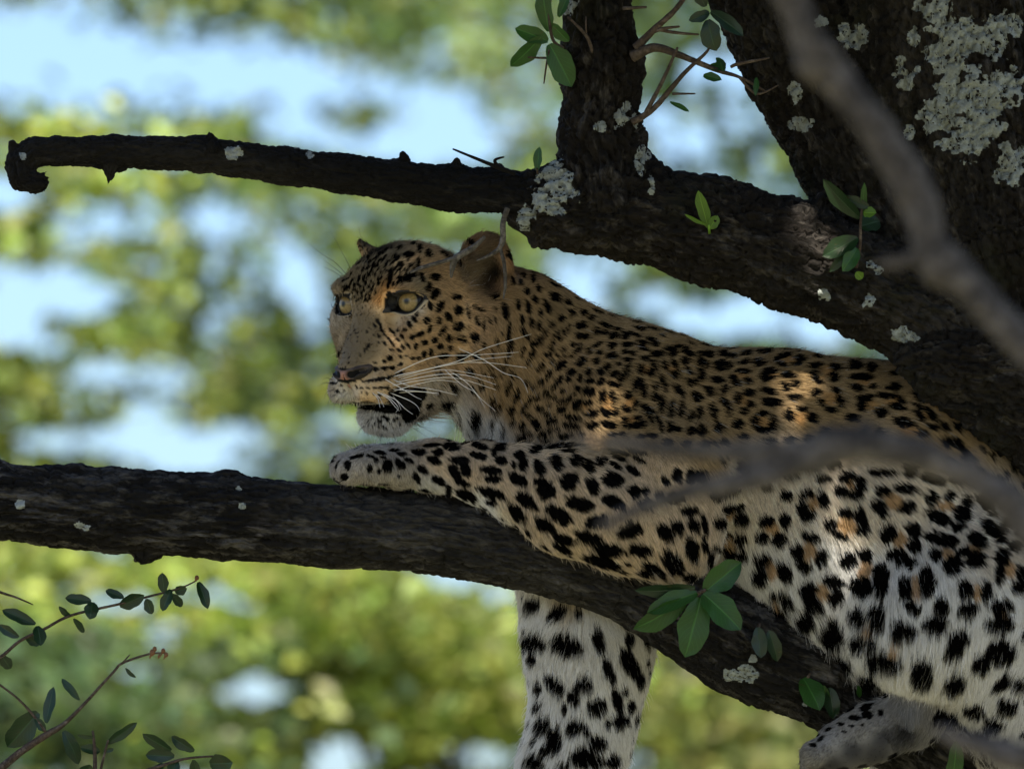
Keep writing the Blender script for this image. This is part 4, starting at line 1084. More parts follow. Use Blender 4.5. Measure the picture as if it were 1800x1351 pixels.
LICH = [(980, 330, 38, 48), (950, 352, 26, 26), (1060, 222, 26, 10), (1098, 205, 20, 22), (1130, 280, 14, 30), (1142, 320, 10, 22), (1060, 372, 14, 10), (1105, 345, 12, 10), (925, 385, 16, 18), (998, 14, 18, 18),
        (1680, 78, 48, 60), (1745, 60, 26, 40), (1590, 128, 24, 28), (1490, 66, 22, 28), (1635, 18, 26, 22), (1604, 62, 12, 26), (1720, 190, 46, 60), (1672, 175, 40, 46), (1700, 245, 46, 40), (1778, 285, 32, 38), (1770, 150, 26, 40), (1650, 205, 34, 28), (1520, 60, 14, 16), (1780, 45, 24, 20), (1440, 40, 14, 14), (1410, 215, 22, 16), (1395, 165, 16, 18), (1600, 235, 12, 14), (1560, 150, 8, 10),
        (1450, 518, 20, 12), (1525, 525, 14, 14), (1592, 588, 24, 14), (1568, 612, 14, 9), (1395, 412, 12, 8), (1365, 432, 8, 14), (1160, 405, 8, 16), (1535, 470, 16, 12), (1350, 415, 10, 8), (1480, 545, 8, 8)]
LICH = [l_ for l_ in LICH if l_[2] * l_[3] > 150]
for i, (x_, y_, a_, b_) in enumerate(LICH):
    lichen(x_, y_, a_, b_, bt, i + 1)
for i, (x_, y_, a_, b_) in enumerate([(1308, 1182, 24, 16), (1286, 1186, 14, 12), (1322, 1156, 10, 8), (36, 886, 8, 8), (150, 925, 16, 8), (420, 860, 8, 6), (425, 890, 9, 7), (1420, 1235, 10, 6)]):
    lichen(x_, y_, a_, b_, bl, 60 + i)
for i, (x_, y_, a_, b_) in enumerate([(405, 268, 22, 12), (545, 272, 9, 8), (500, 254, 14, 5), (525, 258, 10, 5), (40, 275, 7, 7), (560, 262, 8, 6)]):
    lichen(x_, y_, a_, b_, bd, 80 + i)

# ------------------------------------------------------------------ sprigs and twigs of the tree
m_twig = mat_bark("twig_bark", (.03, .022, .017), (.075, .055, .044), (.16, .13, .11), lightlevel=0.62, dep=0.001)
m_twigg = mat_bark("grey_twig_bark", (.035, .03, .027), (.09, .08, .072), (.20, .185, .17), lightlevel=0.56, dep=0.0015)
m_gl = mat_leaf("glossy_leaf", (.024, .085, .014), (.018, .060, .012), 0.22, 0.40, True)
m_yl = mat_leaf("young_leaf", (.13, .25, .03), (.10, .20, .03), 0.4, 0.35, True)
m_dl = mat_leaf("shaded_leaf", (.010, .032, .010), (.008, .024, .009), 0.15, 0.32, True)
def leaf(bx, by, tx, ty, W, w0, w1, mat, parent, roll=0.0, fold=0.25, droop=0.12, name="leaf"):
    b0 = P(bx, by, w0); t0 = P(tx, ty, w1)
    ax = t0 - b0; Ln = np.linalg.norm(ax); ax = ax / Ln
    view = np.array([0, 1.0, 0])
    sd = norm(np.cross(ax, view)[None])[0]; nn_ = np.cross(sd, ax)
    c_, s_ = math.cos(roll), math.sin(roll)
    sd, nn_ = sd * c_ + nn_ * s_, nn_ * c_ - sd * s_
    if nn_[1] > 0: nn_ = -nn_
    NS, NW = 10, 6
    vs = []
    for i in range(NS + 1):
        s = i / NS
        wd = W * (max(0.0, math.sin(math.pi * min(1, (0.03 + 0.97 * s) ** 1.05))) ** 0.58) * (1.0 if s < 1 else 0)
        for j in range(NW + 1):
            t = j / NW * 2 - 1
            wd_ = wd * (1 + 0.07 * math.sin(s * 9 + bx) * (1 if t > 0 else -1) + 0.05 * math.sin(s * 17 + ty))
            z = fold * wd * (abs(t) ** 1.3) - droop * Ln * (s - 0.45) ** 2 * 1.6 + 0.03 * W * math.sin(s * 11 + t * 2)
            vs.append(b0 + ax * Ln * s + sd * wd_ * t + nn_ * z)
    fs = [[i * (NW + 1) + j, i * (NW + 1) + j + 1, (i + 1) * (NW + 1) + j + 1, (i + 1) * (NW + 1) + j] for i in range(NS) for j in range(NW)]
    o_ = mesh_obj(name, np.array(vs), np.array(fs), mat, parent)
    set_attr(o_, "across", np.tile(np.linspace(-1, 1, NW + 1), NS + 1), 'FLOAT')
    set_attr(o_, "along", np.repeat(np.linspace(0, 1, NS + 1), NW + 1), 'FLOAT')
    return o_
def stem(name, pts, radii, mat, parent, rough=0.3):
    q = np.array([P(*p) for p in pts])
    return tube(name, q, radii, mat, parent, 7, 6, rough, int(pts[0][0]) % 50)
lr = np.random.default_rng(4)
def sprig(stems, leaves, w, mat_s, mat_l, parent, name="sprig"):
    root_ = None
    for pts, rr in stems:
        pts3 = [(p[0], p[1], p[2] if len(p) > 2 else w) for p in pts]
        o_ = stem(name if root_ is None else "stem", pts3, rr, mat_s, parent if root_ is None else root_)
        if root_ is None: root_ = o_
    for lf in leaves:
        bx, by, tx, ty, W = lf[:5]
        ml = lf[5] if len(lf) > 5 else mat_l
        o_ = leaf(bx, by, tx, ty, W, w + lr.uniform(-6, 6), w + lr.uniform(-25, 15), ml, root_, lr.uniform(-0.6, 0.6), lr.uniform(.15, .35), lr.uniform(.02, .16))
    return root_
sprig([([(990, 85, -60), (972, 70, -70), (966, 30, -75), (968, -20, -75)], (3, 3, 3, 3)), ([(990, 103, -60), (950, 102, -72), (928, 101, -78)], (2.5, 2, 1.4)), ([(965, 88, -72), (960, 118, -74), (956, 147, -74)], (2.2, 1.8, 1.2))],
      [(964, 56, 952, -22, 17), (968, 42, 1000, 74, 11), (964, 72, 906, 50, 15), (952, 66, 898, 119, 17), (966, 78, 1006, 153, 23), (982, 30, 1000, -10, 10)], -75, m_twig, m_gl, tree)
sprig([([(945, 305, -55), (944, 296, -60)], (2, 2))], [(944, 300, 948, 258, 9)], -60, m_twig, m_gl, tree)
sprig([([(1247, 410, -92), (1246, 396, -104)], (2.5, 2))], [(1245, 400, 1227, 335, 11), (1247, 402, 1262, 379, 10), (1242, 396, 1203, 377, 4)], -104, m_yl, m_yl, tree)
sprig([([(1505, 470, -88), (1512, 430, -104), (1513, 390, -108), (1518, 345, -110)], (3.5, 3, 2.5, 2))],
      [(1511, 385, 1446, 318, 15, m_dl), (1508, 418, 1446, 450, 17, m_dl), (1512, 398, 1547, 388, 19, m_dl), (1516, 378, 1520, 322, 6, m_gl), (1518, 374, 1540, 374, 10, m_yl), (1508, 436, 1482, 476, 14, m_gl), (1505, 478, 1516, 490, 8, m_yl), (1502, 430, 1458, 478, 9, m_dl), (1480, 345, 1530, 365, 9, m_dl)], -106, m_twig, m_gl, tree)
sprig([([(1215, 1050, -150), (1232, 1040, -185), (1240, 1036, -190)], (4, 3.5, 3))],
      [(1238, 1040, 1303, 987, 23), (1236, 1042, 1303, 1105, 25), (1232, 1050, 1205, 1155, 29), (1208, 1054, 1115, 1108, 22), (1226, 1040, 1138, 1074, 17), (1222, 1034, 1116, 1040, 13, m_dl)], -188, m_twig, m_gl, tree)
sprig([([(1335, 1095, -60), (1333, 1105, -75)], (3, 2.5))], [(1332, 1102, 1338, 1156, 14, m_dl), (1352, 1108, 1368, 1162, 14, m_dl)], -78, m_twig, m_dl, tree)
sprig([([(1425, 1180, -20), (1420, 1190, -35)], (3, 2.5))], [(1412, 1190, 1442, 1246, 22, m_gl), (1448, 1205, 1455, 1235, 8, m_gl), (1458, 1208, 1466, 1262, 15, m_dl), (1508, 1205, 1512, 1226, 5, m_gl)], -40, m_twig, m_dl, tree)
sprig([([(1690, 1290, -60), (1682, 1300, -70)], (3, 2.5))], [(1682, 1302, 1674, 1380, 15, m_gl)], -72, m_twig, m_gl, tree)
# twigs of the right hand gap
sprig([([(1112, 215, -50), (1150, 190, -62), (1200, 132, -72), (1238, 96, -76), (1246, 86, -76)], (7, 5.5, 4, 3, 2)), ([(1136, 198, -60), (1165, 142, -74), (1191, 84, -80)], (4.5, 3.6, 2.2)), ([(1182, 165, -68), (1222, 165, -76)], (2.4, 1.4)), ([(1112, 100, -40), (1150, 84, -55), (1190, 95, -62), (1256, 122, -66), (1300, 136, -66), (1345, 160, -60)], (11, 8, 6, 4.5, 3, 1.5)), ([(1285, 118, -66), (1300, 112, -72), (1352, 102, -78)], (3, 3.5, 1.5)), ([(1118, 85, -40), (1152, 50, -52), (1185, 20, -58), (1215, -20, -60)], (9, 6, 5, 4)), ([(1150, 55, -52), (1170, 50, -60), (1194, 47, -62)], (4, 3, 2)), ([(1155, 52, -54), (1190, 58, -62), (1228, 61, -66)], (3, 3, 1.6)), ([(1095, 15, -60), (1136, 13, -72)], (3.5, 2.2)), ([(1042, 92, -52), (1030, 62, -66), (998, 30, -72)], (3.5, 3, 2)), ([(1030, 66, -64), (1030, 30, -70)], (2.2, 1.4)), ([(1300, 136, -66), (1330, 165, -72), (1368, 150, -72)], (3, 2.2, 1.2))],
      [(1178, 179, 1212, 196, 5), (1330, 136, 1328, 168, 5), (1245, 120, 1275, 116, 9), (1236, 132, 1268, 140, 8), (1262, 100, 1272, 124, 9, m_gl), (1243, 35, 1258, 90, 20, m_dl), (1248, 22, 1212, 36, 10, m_dl), (1250, 20, 1308, 62, 14, m_dl), (1240, 12, 1225, -18, 12, m_dl)], -70, m_twig, m_gl, tree)
# broken twigs hanging in front of the ear
sprig([([(892, 366, -44), (884, 392, -50), (884, 420, -52), (876, 438, -50), (858, 450, -48), (838, 458, -44)], (5, 5, 5.5, 4.2, 3.2, 1.4)), ([(878, 434, -50), (886, 462, -52), (888, 500, -50), (885, 524, -46)], (3.4, 3.4, 3, 1.4))], [], -50, m_twigg, m_gl, tree, "twig")
sprig([([(852, 416, -46), (830, 436, -48), (803, 452, -48), (796, 466, -46), (793, 488, -40)], (3, 5.5, 6.5, 6, 1.6)), ([(806, 452, -48), (770, 462, -58), (740, 471, -62), (722, 479, -64)], (4, 3.6, 3.6, 2))], [], -50, m_twigg, m_gl, tree, "twig")
sprig([([(905, 305, -40), (880, 296, -50), (840, 280, -56), (796, 262, -58)], (4, 4, 3, 1.6)), ([(878, 296, -50), (870, 282, -54), (886, 276, -56)], (4, 3, 1.5))], [], -50, m_dead, m_gl, tree, "twig")

# ------------------------------------------------------------------ leafy twigs rising in the lower left corner
def leafy_twig(stems, leaves, w, label, buds=()):
    o_ = empty("leafy_twig", to_world(P(stems[0][0][0][0], stems[0][0][0][1], w)))
    tag(o_, label, "twig", "leafy twigs in the lower left corner")
    for pts, rr in stems:
        stem("stem", [(p[0], p[1], w + (p[2] if len(p) > 2 else 0)) for p in pts], rr, m_twig, o_)
    for lf in leaves:
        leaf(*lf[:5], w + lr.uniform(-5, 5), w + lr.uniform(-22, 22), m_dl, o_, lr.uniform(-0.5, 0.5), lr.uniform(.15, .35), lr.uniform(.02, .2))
    for (x_, y_, r_) in buds:
        f_ = Field(); f_.ell(P(x_, y_, w), (r_, r_, r_ * 1.2), None, 1); f_.cone(P(x_, y_, w), P(x_ - r_, y_ + r_ * 2, w), r_ * .5, r_ * .3, 2)
        v_, fc_ = surface_nets(f_, P(x_, y_, w) - 14, P(x_, y_, w) + 14, 1.5, 4)
        mesh_obj("bud", v_, fc_, m_bud, o_)
m_bud, nt, b = new_mat("dry_bud"); b.inputs["Base Color"].default_value = (.16, .075, .035, 1); b.inputs["Roughness"].default_value = .8
leafy_twig([([(-160, 1230), (-60, 1190), (0, 1155), (35, 1126), (78, 1105), (125, 1081), (210, 1061), (265, 1047), (300, 1038), (325, 1030), (345, 1020)], (4, 3.6, 3.2, 3, 2.8, 2.6, 2.4, 2.2, 2, 1.6, 1.2))],
 [(32, 1119, -4, 1098, 9), (62, 1096, 3, 1071, 11), (66, 1099, 72, 1134, 12), (124, 1084, 103, 1066, 6), (130, 1087, 149, 1112, 6), (160, 1056, 114, 1050, 10), (163, 1057, 158, 1087, 13), (217, 1050, 185, 1037, 8), (210, 1065, 253, 1046, 13), (257, 1052, 267, 1079, 9), (289, 1041, 285, 1006, 10), (300, 1035, 285, 1073, 10), (307, 1040, 328, 1034, 9), (302, 1044, 321, 1066, 8), (349, 1022, 366, 1069, 10), (3, 1152, 19, 1175, 11), (46, 1120, 72, 1132, 9)], 60,
 "upper leafy twig with small oval leaves rising from the left edge", [(346, 1015, 4)])
leafy_twig([([(-120, 1450), (0, 1351), (35, 1322), (83, 1290), (110, 1274), (145, 1240), (200, 1180), (215, 1165), (262, 1149), (290, 1147)], (8, 7.5, 7, 6, 4.5, 3, 2.5, 2.4, 2, 1.4)), ([(-30, 1180), (0, 1203), (30, 1226), (55, 1252), (80, 1285)], (2, 2, 2, 2.4, 3)), ([(215, 1165), (228, 1150)], (2, 1))],
 [(66, 1252, 12, 1314, 22), (81, 1270, 94, 1206, 11), (139, 1229, 107, 1191, 7), (220, 1174, 238, 1191, 4), (113, 1284, 140, 1343, 14), (62, 1262, 80, 1285, 8)], 20,
 "middle twig with a large round leaf and dry buds at its tip", [(268, 1146, 5), (272, 1140, 4), (287, 1143, 4), (292, 1150, 4), (280, 1152, 3)])
leafy_twig([([(150, 1460), (165, 1400), (167, 1351), (166, 1310), (163, 1284)], (5, 4.5, 4, 3, 2)), ([(166, 1400), (180, 1340), (190, 1300)], (3, 2.4, 1.6))],
 [(142, 1313, 177, 1320, 9), (188, 1307, 241, 1270, 9), (166, 1296, 135, 1292, 4), (160, 1345, 140, 1372, 14), (186, 1320, 200, 1315, 4)], -10, "short upright twig with narrow leaves at the bottom edge")
leafy_twig([([(180, 1450), (230, 1370), (285, 1345), (330, 1332), (382, 1328)], (4, 3.6, 3, 2.4, 1.6))],
 [(301, 1319, 250, 1290, 11), (306, 1328, 255, 1326, 12), (341, 1319, 300, 1294, 11), (340, 1335, 352, 1375, 12), (368, 1342, 408, 1340, 18), (310, 1335, 300, 1372, 12), (285, 1340, 270, 1372, 10)], 40, "low twig with rounded dark leaves along the bottom edge")
leafy_twig([([(-80, 1010), (0, 1040), (30, 1050), (58, 1062)], (3, 2.4, 2, 1)), ([(35, 1052), (52, 1060)], (1.4, .8))], [], 80, "thin bare twig tip at the left edge below the branch")

# ------------------------------------------------------------------ blurred branches close to the camera
m_fore = mat_bark("pale_branch_bark", (.025, .023, .024), (.085, .076, .074), (.20, .18, .17), lightlevel=0.57, dep=0.005)
def fore(label, chains, w):
    o_ = empty("foreground_branch", to_world(P(chains[0][0][0], chains[0][0][1], w)))
    tag(o_, label, "branch", "blurred branches close to the camera")
    k = 1 + w / DPX
    for i, ch_ in enumerate(chains):
        q = np.array([P(x_, y_, w + (ww if True else 0)) for x_, y_, r_, ww in ch_])
        tube("limb" if i == 0 else "side_twig", q, np.array([c_[2] for c_ in ch_]) * k, m_fore, o_, 18, 10, 0.8, 30 + i)
fore("thick blurred branch slanting across the upper right corner", [[(900, -1500, 24.0, 0), (1120, -800, 30.0, 0), (1280, -260, 35.7, 0), (1390, 0, 32.3, 0), (1440, 105, 39.1, 0), (1470, 140, 30.6, 0), (1530, 215, 31.4, 0), (1605, 330, 34.0, 0), (1632, 420, 32.3, 0), (1650, 460, 40.8, 0), (1700, 505, 32.3, 0), (1800, 612, 28.9, 0), (1990, 850, 32.3, 0), (2300, 1350, 36.0, 0), (2700, 2300, 42.0, 0), (2900, 4600, 50.0, 0)], [(1640, 445, 17.0, 0), (1590, 458, 11.0, 0), (1545, 462, 6.8, 0)], [(1440, 110, 25.5, 0), (1425, 75, 18.7, 0)]], -4600)
fore("blurred forked twig crossing in front of the leopard's flank", [[(2880, 4600, 50.0, 0), (2700, 2700, 40.0, 0), (2350, 1700, 34.0, 0), (2020, 1180, 28.5, 0), (1850, 990, 28.5, 0), (1770, 880, 32.3, 0), (1660, 815, 26.6, 0), (1560, 785, 28.5, 0), (1480, 778, 34.3, 0), (1400, 812, 34.3, 0), (1330, 838, 24.7, 0), (1290, 850, 22.8, 0), (1200, 868, 16.1, 0), (1110, 900, 14.3, 0), (1058, 925, 11.4, 0)], [(1430, 790, 24.7, 0), (1330, 795, 19.0, 0), (1200, 790, 13.3, 0), (1100, 780, 11.4, 0), (1010, 776, 7.6, 0)], [(1700, 835, 17.2, 0), (1715, 795, 7.6, 0)], [(1500, 770, 15.2, 0), (1530, 740, 8.5, 0)], [(1330, 840, 20.9, 0), (1320, 800, 15.2, 0), (1370, 780, 13.3, 0)]], -4700)
fore("blurred twig end in the lower right corner", [[(2890, 4600, 46.0, 0), (2720, 2800, 38.0, 0), (2350, 1750, 32.0, 0), (2000, 1420, 28.5, 0), (1830, 1345, 28.5, 0), (1740, 1315, 24.7, 0), (1650, 1285, 11.4, 0)]], -5000)
# ------------------------------------------------------------------ leopard: body, fur, face
m_skin, nt, b = new_mat("coat_skin")
at = node(nt, "ShaderNodeAttribute", attribute_name="coat")
nt.links.new(at.outputs["Color"], b.inputs["Base Color"])
b.inputs["Roughness"].default_value = 0.85
b.inputs["Specular IOR Level"].default_value = 0.2

leopard = empty("leopard", to_world(P(1250, 1000, 60)))
tag(leopard, "spotted leopard lying on the dark branch with one foreleg hanging down", "leopard")
body = mesh_obj("body", BV, BF, m_skin, leopard)
set_attr(body, "coat", coat_colour(BV))

m_fur = bpy.data.materials.new("fur")
m_fur.use_nodes = True
nt = m_fur.node_tree
for n_ in list(nt.nodes):
    if n_.type != 'OUTPUT_MATERIAL': nt.nodes.remove(n_)
at = node(nt, "ShaderNodeAttribute", attribute_name="hair_colour")
df = nt.nodes.new("ShaderNodeBsdfDiffuse")
tr = nt.nodes.new("ShaderNodeBsdfTranslucent")
gl = nt.nodes.new("ShaderNodeBsdfHair"); gl.component = 'Reflection'
gl.inputs["RoughnessU"].default_value = 0.35; gl.inputs["RoughnessV"].default_value = 0.6
nt.links.new(at.outputs["Color"], df.inputs[0])
nt.links.new(at.outputs["Color"], tr.inputs[0])
nt.links.new(at.outputs["Color"], gl.inputs["Color"])
mx = nt.nodes.new("ShaderNodeMixShader"); mx.inputs[0].default_value = 0.22
nt.links.new(df.outputs[0], mx.inputs[1]); nt.links.new(tr.outputs[0], mx.inputs[2])
mx2 = nt.nodes.new("ShaderNodeMixShader"); mx2.inputs[0].default_value = 0.10
nt.links.new(mx.outputs[0], mx2.inputs[1]); nt.links.new(gl.outputs[0], mx2.inputs[2])
nt.links.new(mx2.outputs[0], nt.nodes["Material Output"].inputs[0])

def make_curves(name, pts, rad, col, mat, parent):
    n, k, _ = pts.shape
    hc = bpy.data.hair_curves.new(name)
    hc.add_curves([k] * n)
    hc.attributes["position"].data.foreach_set("vector", to_world(pts.reshape(-1, 3)).astype(np.float32).ravel())
    ra = hc.attributes.get("radius") or hc.attributes.new("radius", 'FLOAT', 'POINT')
    ra.data.foreach_set("value", (rad.reshape(-1) * PX).astype(np.float32))
    ca = hc.attributes.new("hair_colour", 'FLOAT_COLOR', 'CURVE')
    ca.data.foreach_set("color", np.concatenate([col, np.ones((n, 1))], 1).astype(np.float32).ravel())
    hc.materials.append(mat)
    o = bpy.data.objects.new(name, hc)
    COL.objects.link(o)
    o.parent = parent
    o.matrix_parent_inverse = Matrix.Translation(-parent.location)
    return o

tri = np.concatenate([BF[:, [0, 1, 2]], BF[:, [0, 2, 3]]])
e1 = BV[tri[:, 1]] - BV[tri[:, 0]]; e2 = BV[tri[:, 2]] - BV[tri[:, 0]]
area = 0.5 * np.linalg.norm(np.cross(e1, e2), axis=1)
ctr = BV[tri].mean(1)
cn = norm(BN[tri].sum(1))
ix, iy = to_image(ctr)
facing = -cn[:, 1]
inframe = (ix > -20) & (ix < 1830) & (iy < 1390)
head = (ix < 905) & (iy < 780)
dens = np.where(head, 0.60, 0.40)
dens = np.where((ix < 780) & (iy > 780), 0.75, dens)
dens = np.where((ix > 1260) & (iy > 980), 0.62, dens)
dens = dens * np.clip(0.3 + 1.4 * (facing + 0.35), 0.22, 1.0)
dens = np.where(inframe, dens, 0.05)
NH = rng.poisson((area * dens).sum())
cum = np.cumsum(area * dens)
fi = np.searchsorted(cum, rng.random(NH) * cum[-1])
fi = np.minimum(fi, len(tri) - 1)
u = np.sqrt(rng.random(NH)); v = rng.random(NH)
w0, w1, w2 = 1 - u, u * (1 - v), u * v
root = (BV[tri[fi, 0]] * w0[:, None] + BV[tri[fi, 1]] * w1[:, None] + BV[tri[fi, 2]] * w2[:, None])
nrm = norm(BN[tri[fi, 0]] * w0[:, None] + BN[tri[fi, 1]] * w1[:, None] + BN[tri[fi, 2]] * w2[:, None])

# bare places: eyes, nose leather, lips
keep = np.ones(NH, bool)
def head_local(q):
    """camera-aligned pixels -> head mm (small perspective ignored)"""
    d = (q - H(0, 0, 0)) * MM
    return d @ RH.T
HL = head_local(root)
for c, s in EYE:
    d = HL - (c + GAZE[s] * 13)
    keep &= ~((np.abs(d[:, 0]) < 19) & (((d[:, 1] + 5 * s) / 23.5) ** 2 + ((d[:, 2] + 1) / 13.5) ** 2 < 1) & (HL[:, 0] > -24) & (np.sign(HL[:, 1]) == s))
nd = HL - np.array([53, 0, -78])
keep &= ~((nd[:, 0] / 14) ** 2 + (nd[:, 1] / 17) ** 2 + (nd[:, 2] / 8.5) ** 2 < 1)
keep &= ~((HL[:, 0] > -60) & (HL[:, 0] < 45) & (np.abs(HL[:, 1]) < 36) & (HL[:, 2] < -108) & (HL[:, 2] > -113.5))
root, nrm, HL = root[keep], nrm[keep], HL[keep]
NH = len(root)
print("hairs", NH)
fv = blend(root, fq, FV, None, 2.0, 12.0)
flow = fv[:, :3] + (rng.normal(0, 0.10, (NH, 3)))
sw = np.stack([vnoise(root * 0.035, 21), vnoise(root * 0.035, 22), vnoise(root * 0.035, 23)], -1) - 0.5
flow = flow + sw * 0.55
flow = norm(flow - (flow * nrm).sum(1, keepdims=True) * nrm)
Lh = fv[:, 3] / MM * rng.uniform(0.6, 1.2, NH) * (0.85 + 0.3 * vnoise(root * 0.05, 31))
lift = np.clip(fv[:, 4] * rng.uniform(0.6, 1.5, NH), 0.05, 1.0)
# shape of each hair: leaves the skin lifted, then lies along the coat
K = 4
S = np.linspace(0, 1, K)
pts = np.empty((NH, K, 3), np.float32)
for j, s in enumerate(S):
    up_ = lift * (1.6 * s - 0.75 * s * s)
    pts[:, j] = root + flow * (Lh * s * (1 - 0.25 * lift))[:, None] + nrm * (Lh * up_ - 1.0)[:, None]
    pts[:, j, 2] -= 0.10 * Lh * s * s * np.clip(Lh / 40, 0, 1)
# long fur gathers into locks
cell = np.clip(Lh * 0.16, 3.0, 10.0)
cq_ = np.where(Lh > 38, 9.0, np.where(Lh > 22, 6.0, 4.0))
jit = (np.stack([vnoise(root * 0.11, 41), vnoise(root * 0.11, 42), vnoise(root * 0.11, 43)], -1)) * 14
kk = np.floor((root + jit) / cq_[:, None]).astype(np.int64)
key = (kk[:, 0] * 73856093) ^ (kk[:, 1] * 19349663) ^ (kk[:, 2] * 83492791) ^ (cq_.astype(np.int64) * 7)
_, inv = np.unique(key, return_inverse=True)
cnt_ = np.bincount(inv)
tip = pts[:, -1] - root
mean_tip = np.stack([np.bincount(inv, tip[:, i]) / cnt_ for i in range(3)], -1)[inv]
mean_root = np.stack([np.bincount(inv, root[:, i]) / cnt_ for i in range(3)], -1)[inv]
cl = np.clip((Lh - 8) / 40, 0.05, 0.62) * rng.uniform(0.5, 1.15, NH)
for j, s in enumerate(S):
    tgt = mean_root + mean_tip * s + (pts[:, j] - root - tip * s) * 0.6
    pts[:, j] += (tgt - pts[:, j]) * (cl * s ** 1.2)[:, None]
# wiry stray hairs
stray = rng.random(NH) < np.where((HL[:, 0] > -130) & (HL[:, 2] > -150), 0.09, 0.035)
pts[stray, 2] += (nrm[stray] * (Lh[stray] * 0.12)[:, None] + rng.normal(0, 1.5, (stray.sum(), 3)))
pts[stray, 3] += (nrm[stray] * (Lh[stray] * 0.30)[:, None] + rng.normal(0, 3.0, (stray.sum(), 3)))
r0 = np.where(Lh > 30, 0.27, np.where(Lh > 14, 0.31, 0.34))
rad = r0[:, None] * np.array([1.0, 0.95, 0.75, 0.18])[None]
rad = rad * np.where(-nrm[:, 1] < -0.1, 1.8, 1.0)[:, None]
mid = root + (pts[:, 2] - root) * 0.9
hcol = coat_colour(mid, rng.random(NH))
hcol = hcol * np.where(Lh < 26, rng.uniform(0.45, 1.5, NH), rng.uniform(0.7, 1.25, NH))[:, None] * (0.8 + 0.4 * vnoise(root * 0.22, 61))[:, None]
pale = (rng.random(NH) < 0.012) & (Lh > 24)
hcol[pale] = np.maximum(hcol[pale], 0.45)
hcol = np.clip(hcol, 0, 0.9)
fur = make_curves("fur", pts, rad, hcol, m_fur, leopard)
fur["kind"] = "stuff"

# eyes
def local_frame(s):
    g = GAZE[s]
    a = norm(np.cross(np.array([0, 0, 1.0]), g)) * 1.0      # towards its left
    a = a * s                                                 # outward
    u_ = np.cross(g, a) * s
    return g, a, u_
m_eye, nt, b = new_mat("eye")
at = node(nt, "ShaderNodeAttribute", attribute_name="eye_colour")
co = obj_coord(nt)
nz = noise_node(nt, 900, 3, 0.6, co)
nt.links.new(mixc(nt, 1.0, at.outputs["Color"], ramp(nt, nz, [(0.3, 0.7), (0.7, 1.2)]), 'MULTIPLY'), b.inputs["Base Color"])
b.inputs["Roughness"].default_value = 0.28
wt = node(nt, "ShaderNodeAttribute", attribute_name="wet"); nt.links.new(wt.outputs["Fac"], b.inputs["Coat Weight"])
b.inputs["Specular IOR Level"].default_value = 0.15
b.inputs["Coat Roughness"].default_value = 0.03
m_lid, nt, b = new_mat("eyelid_skin")
at = node(nt, "ShaderNodeAttribute", attribute_name="tone"); nt.links.new(at.outputs["Color"], b.inputs["Base Color"])
b.inputs["Roughness"].default_value = 0.65
EPOLY = np.array([(33, -12), (23, -18), (10, -18), (-3, -17.5), (-13, -14), (-20, -9), (-28, 7), (-37, 20), (-25, 20), (-12, 22.5), (0, 24), (12, 21), (23, 10), (31, -2)], float)
EPOLY = EPOLY * np.array([0.54, -0.55])
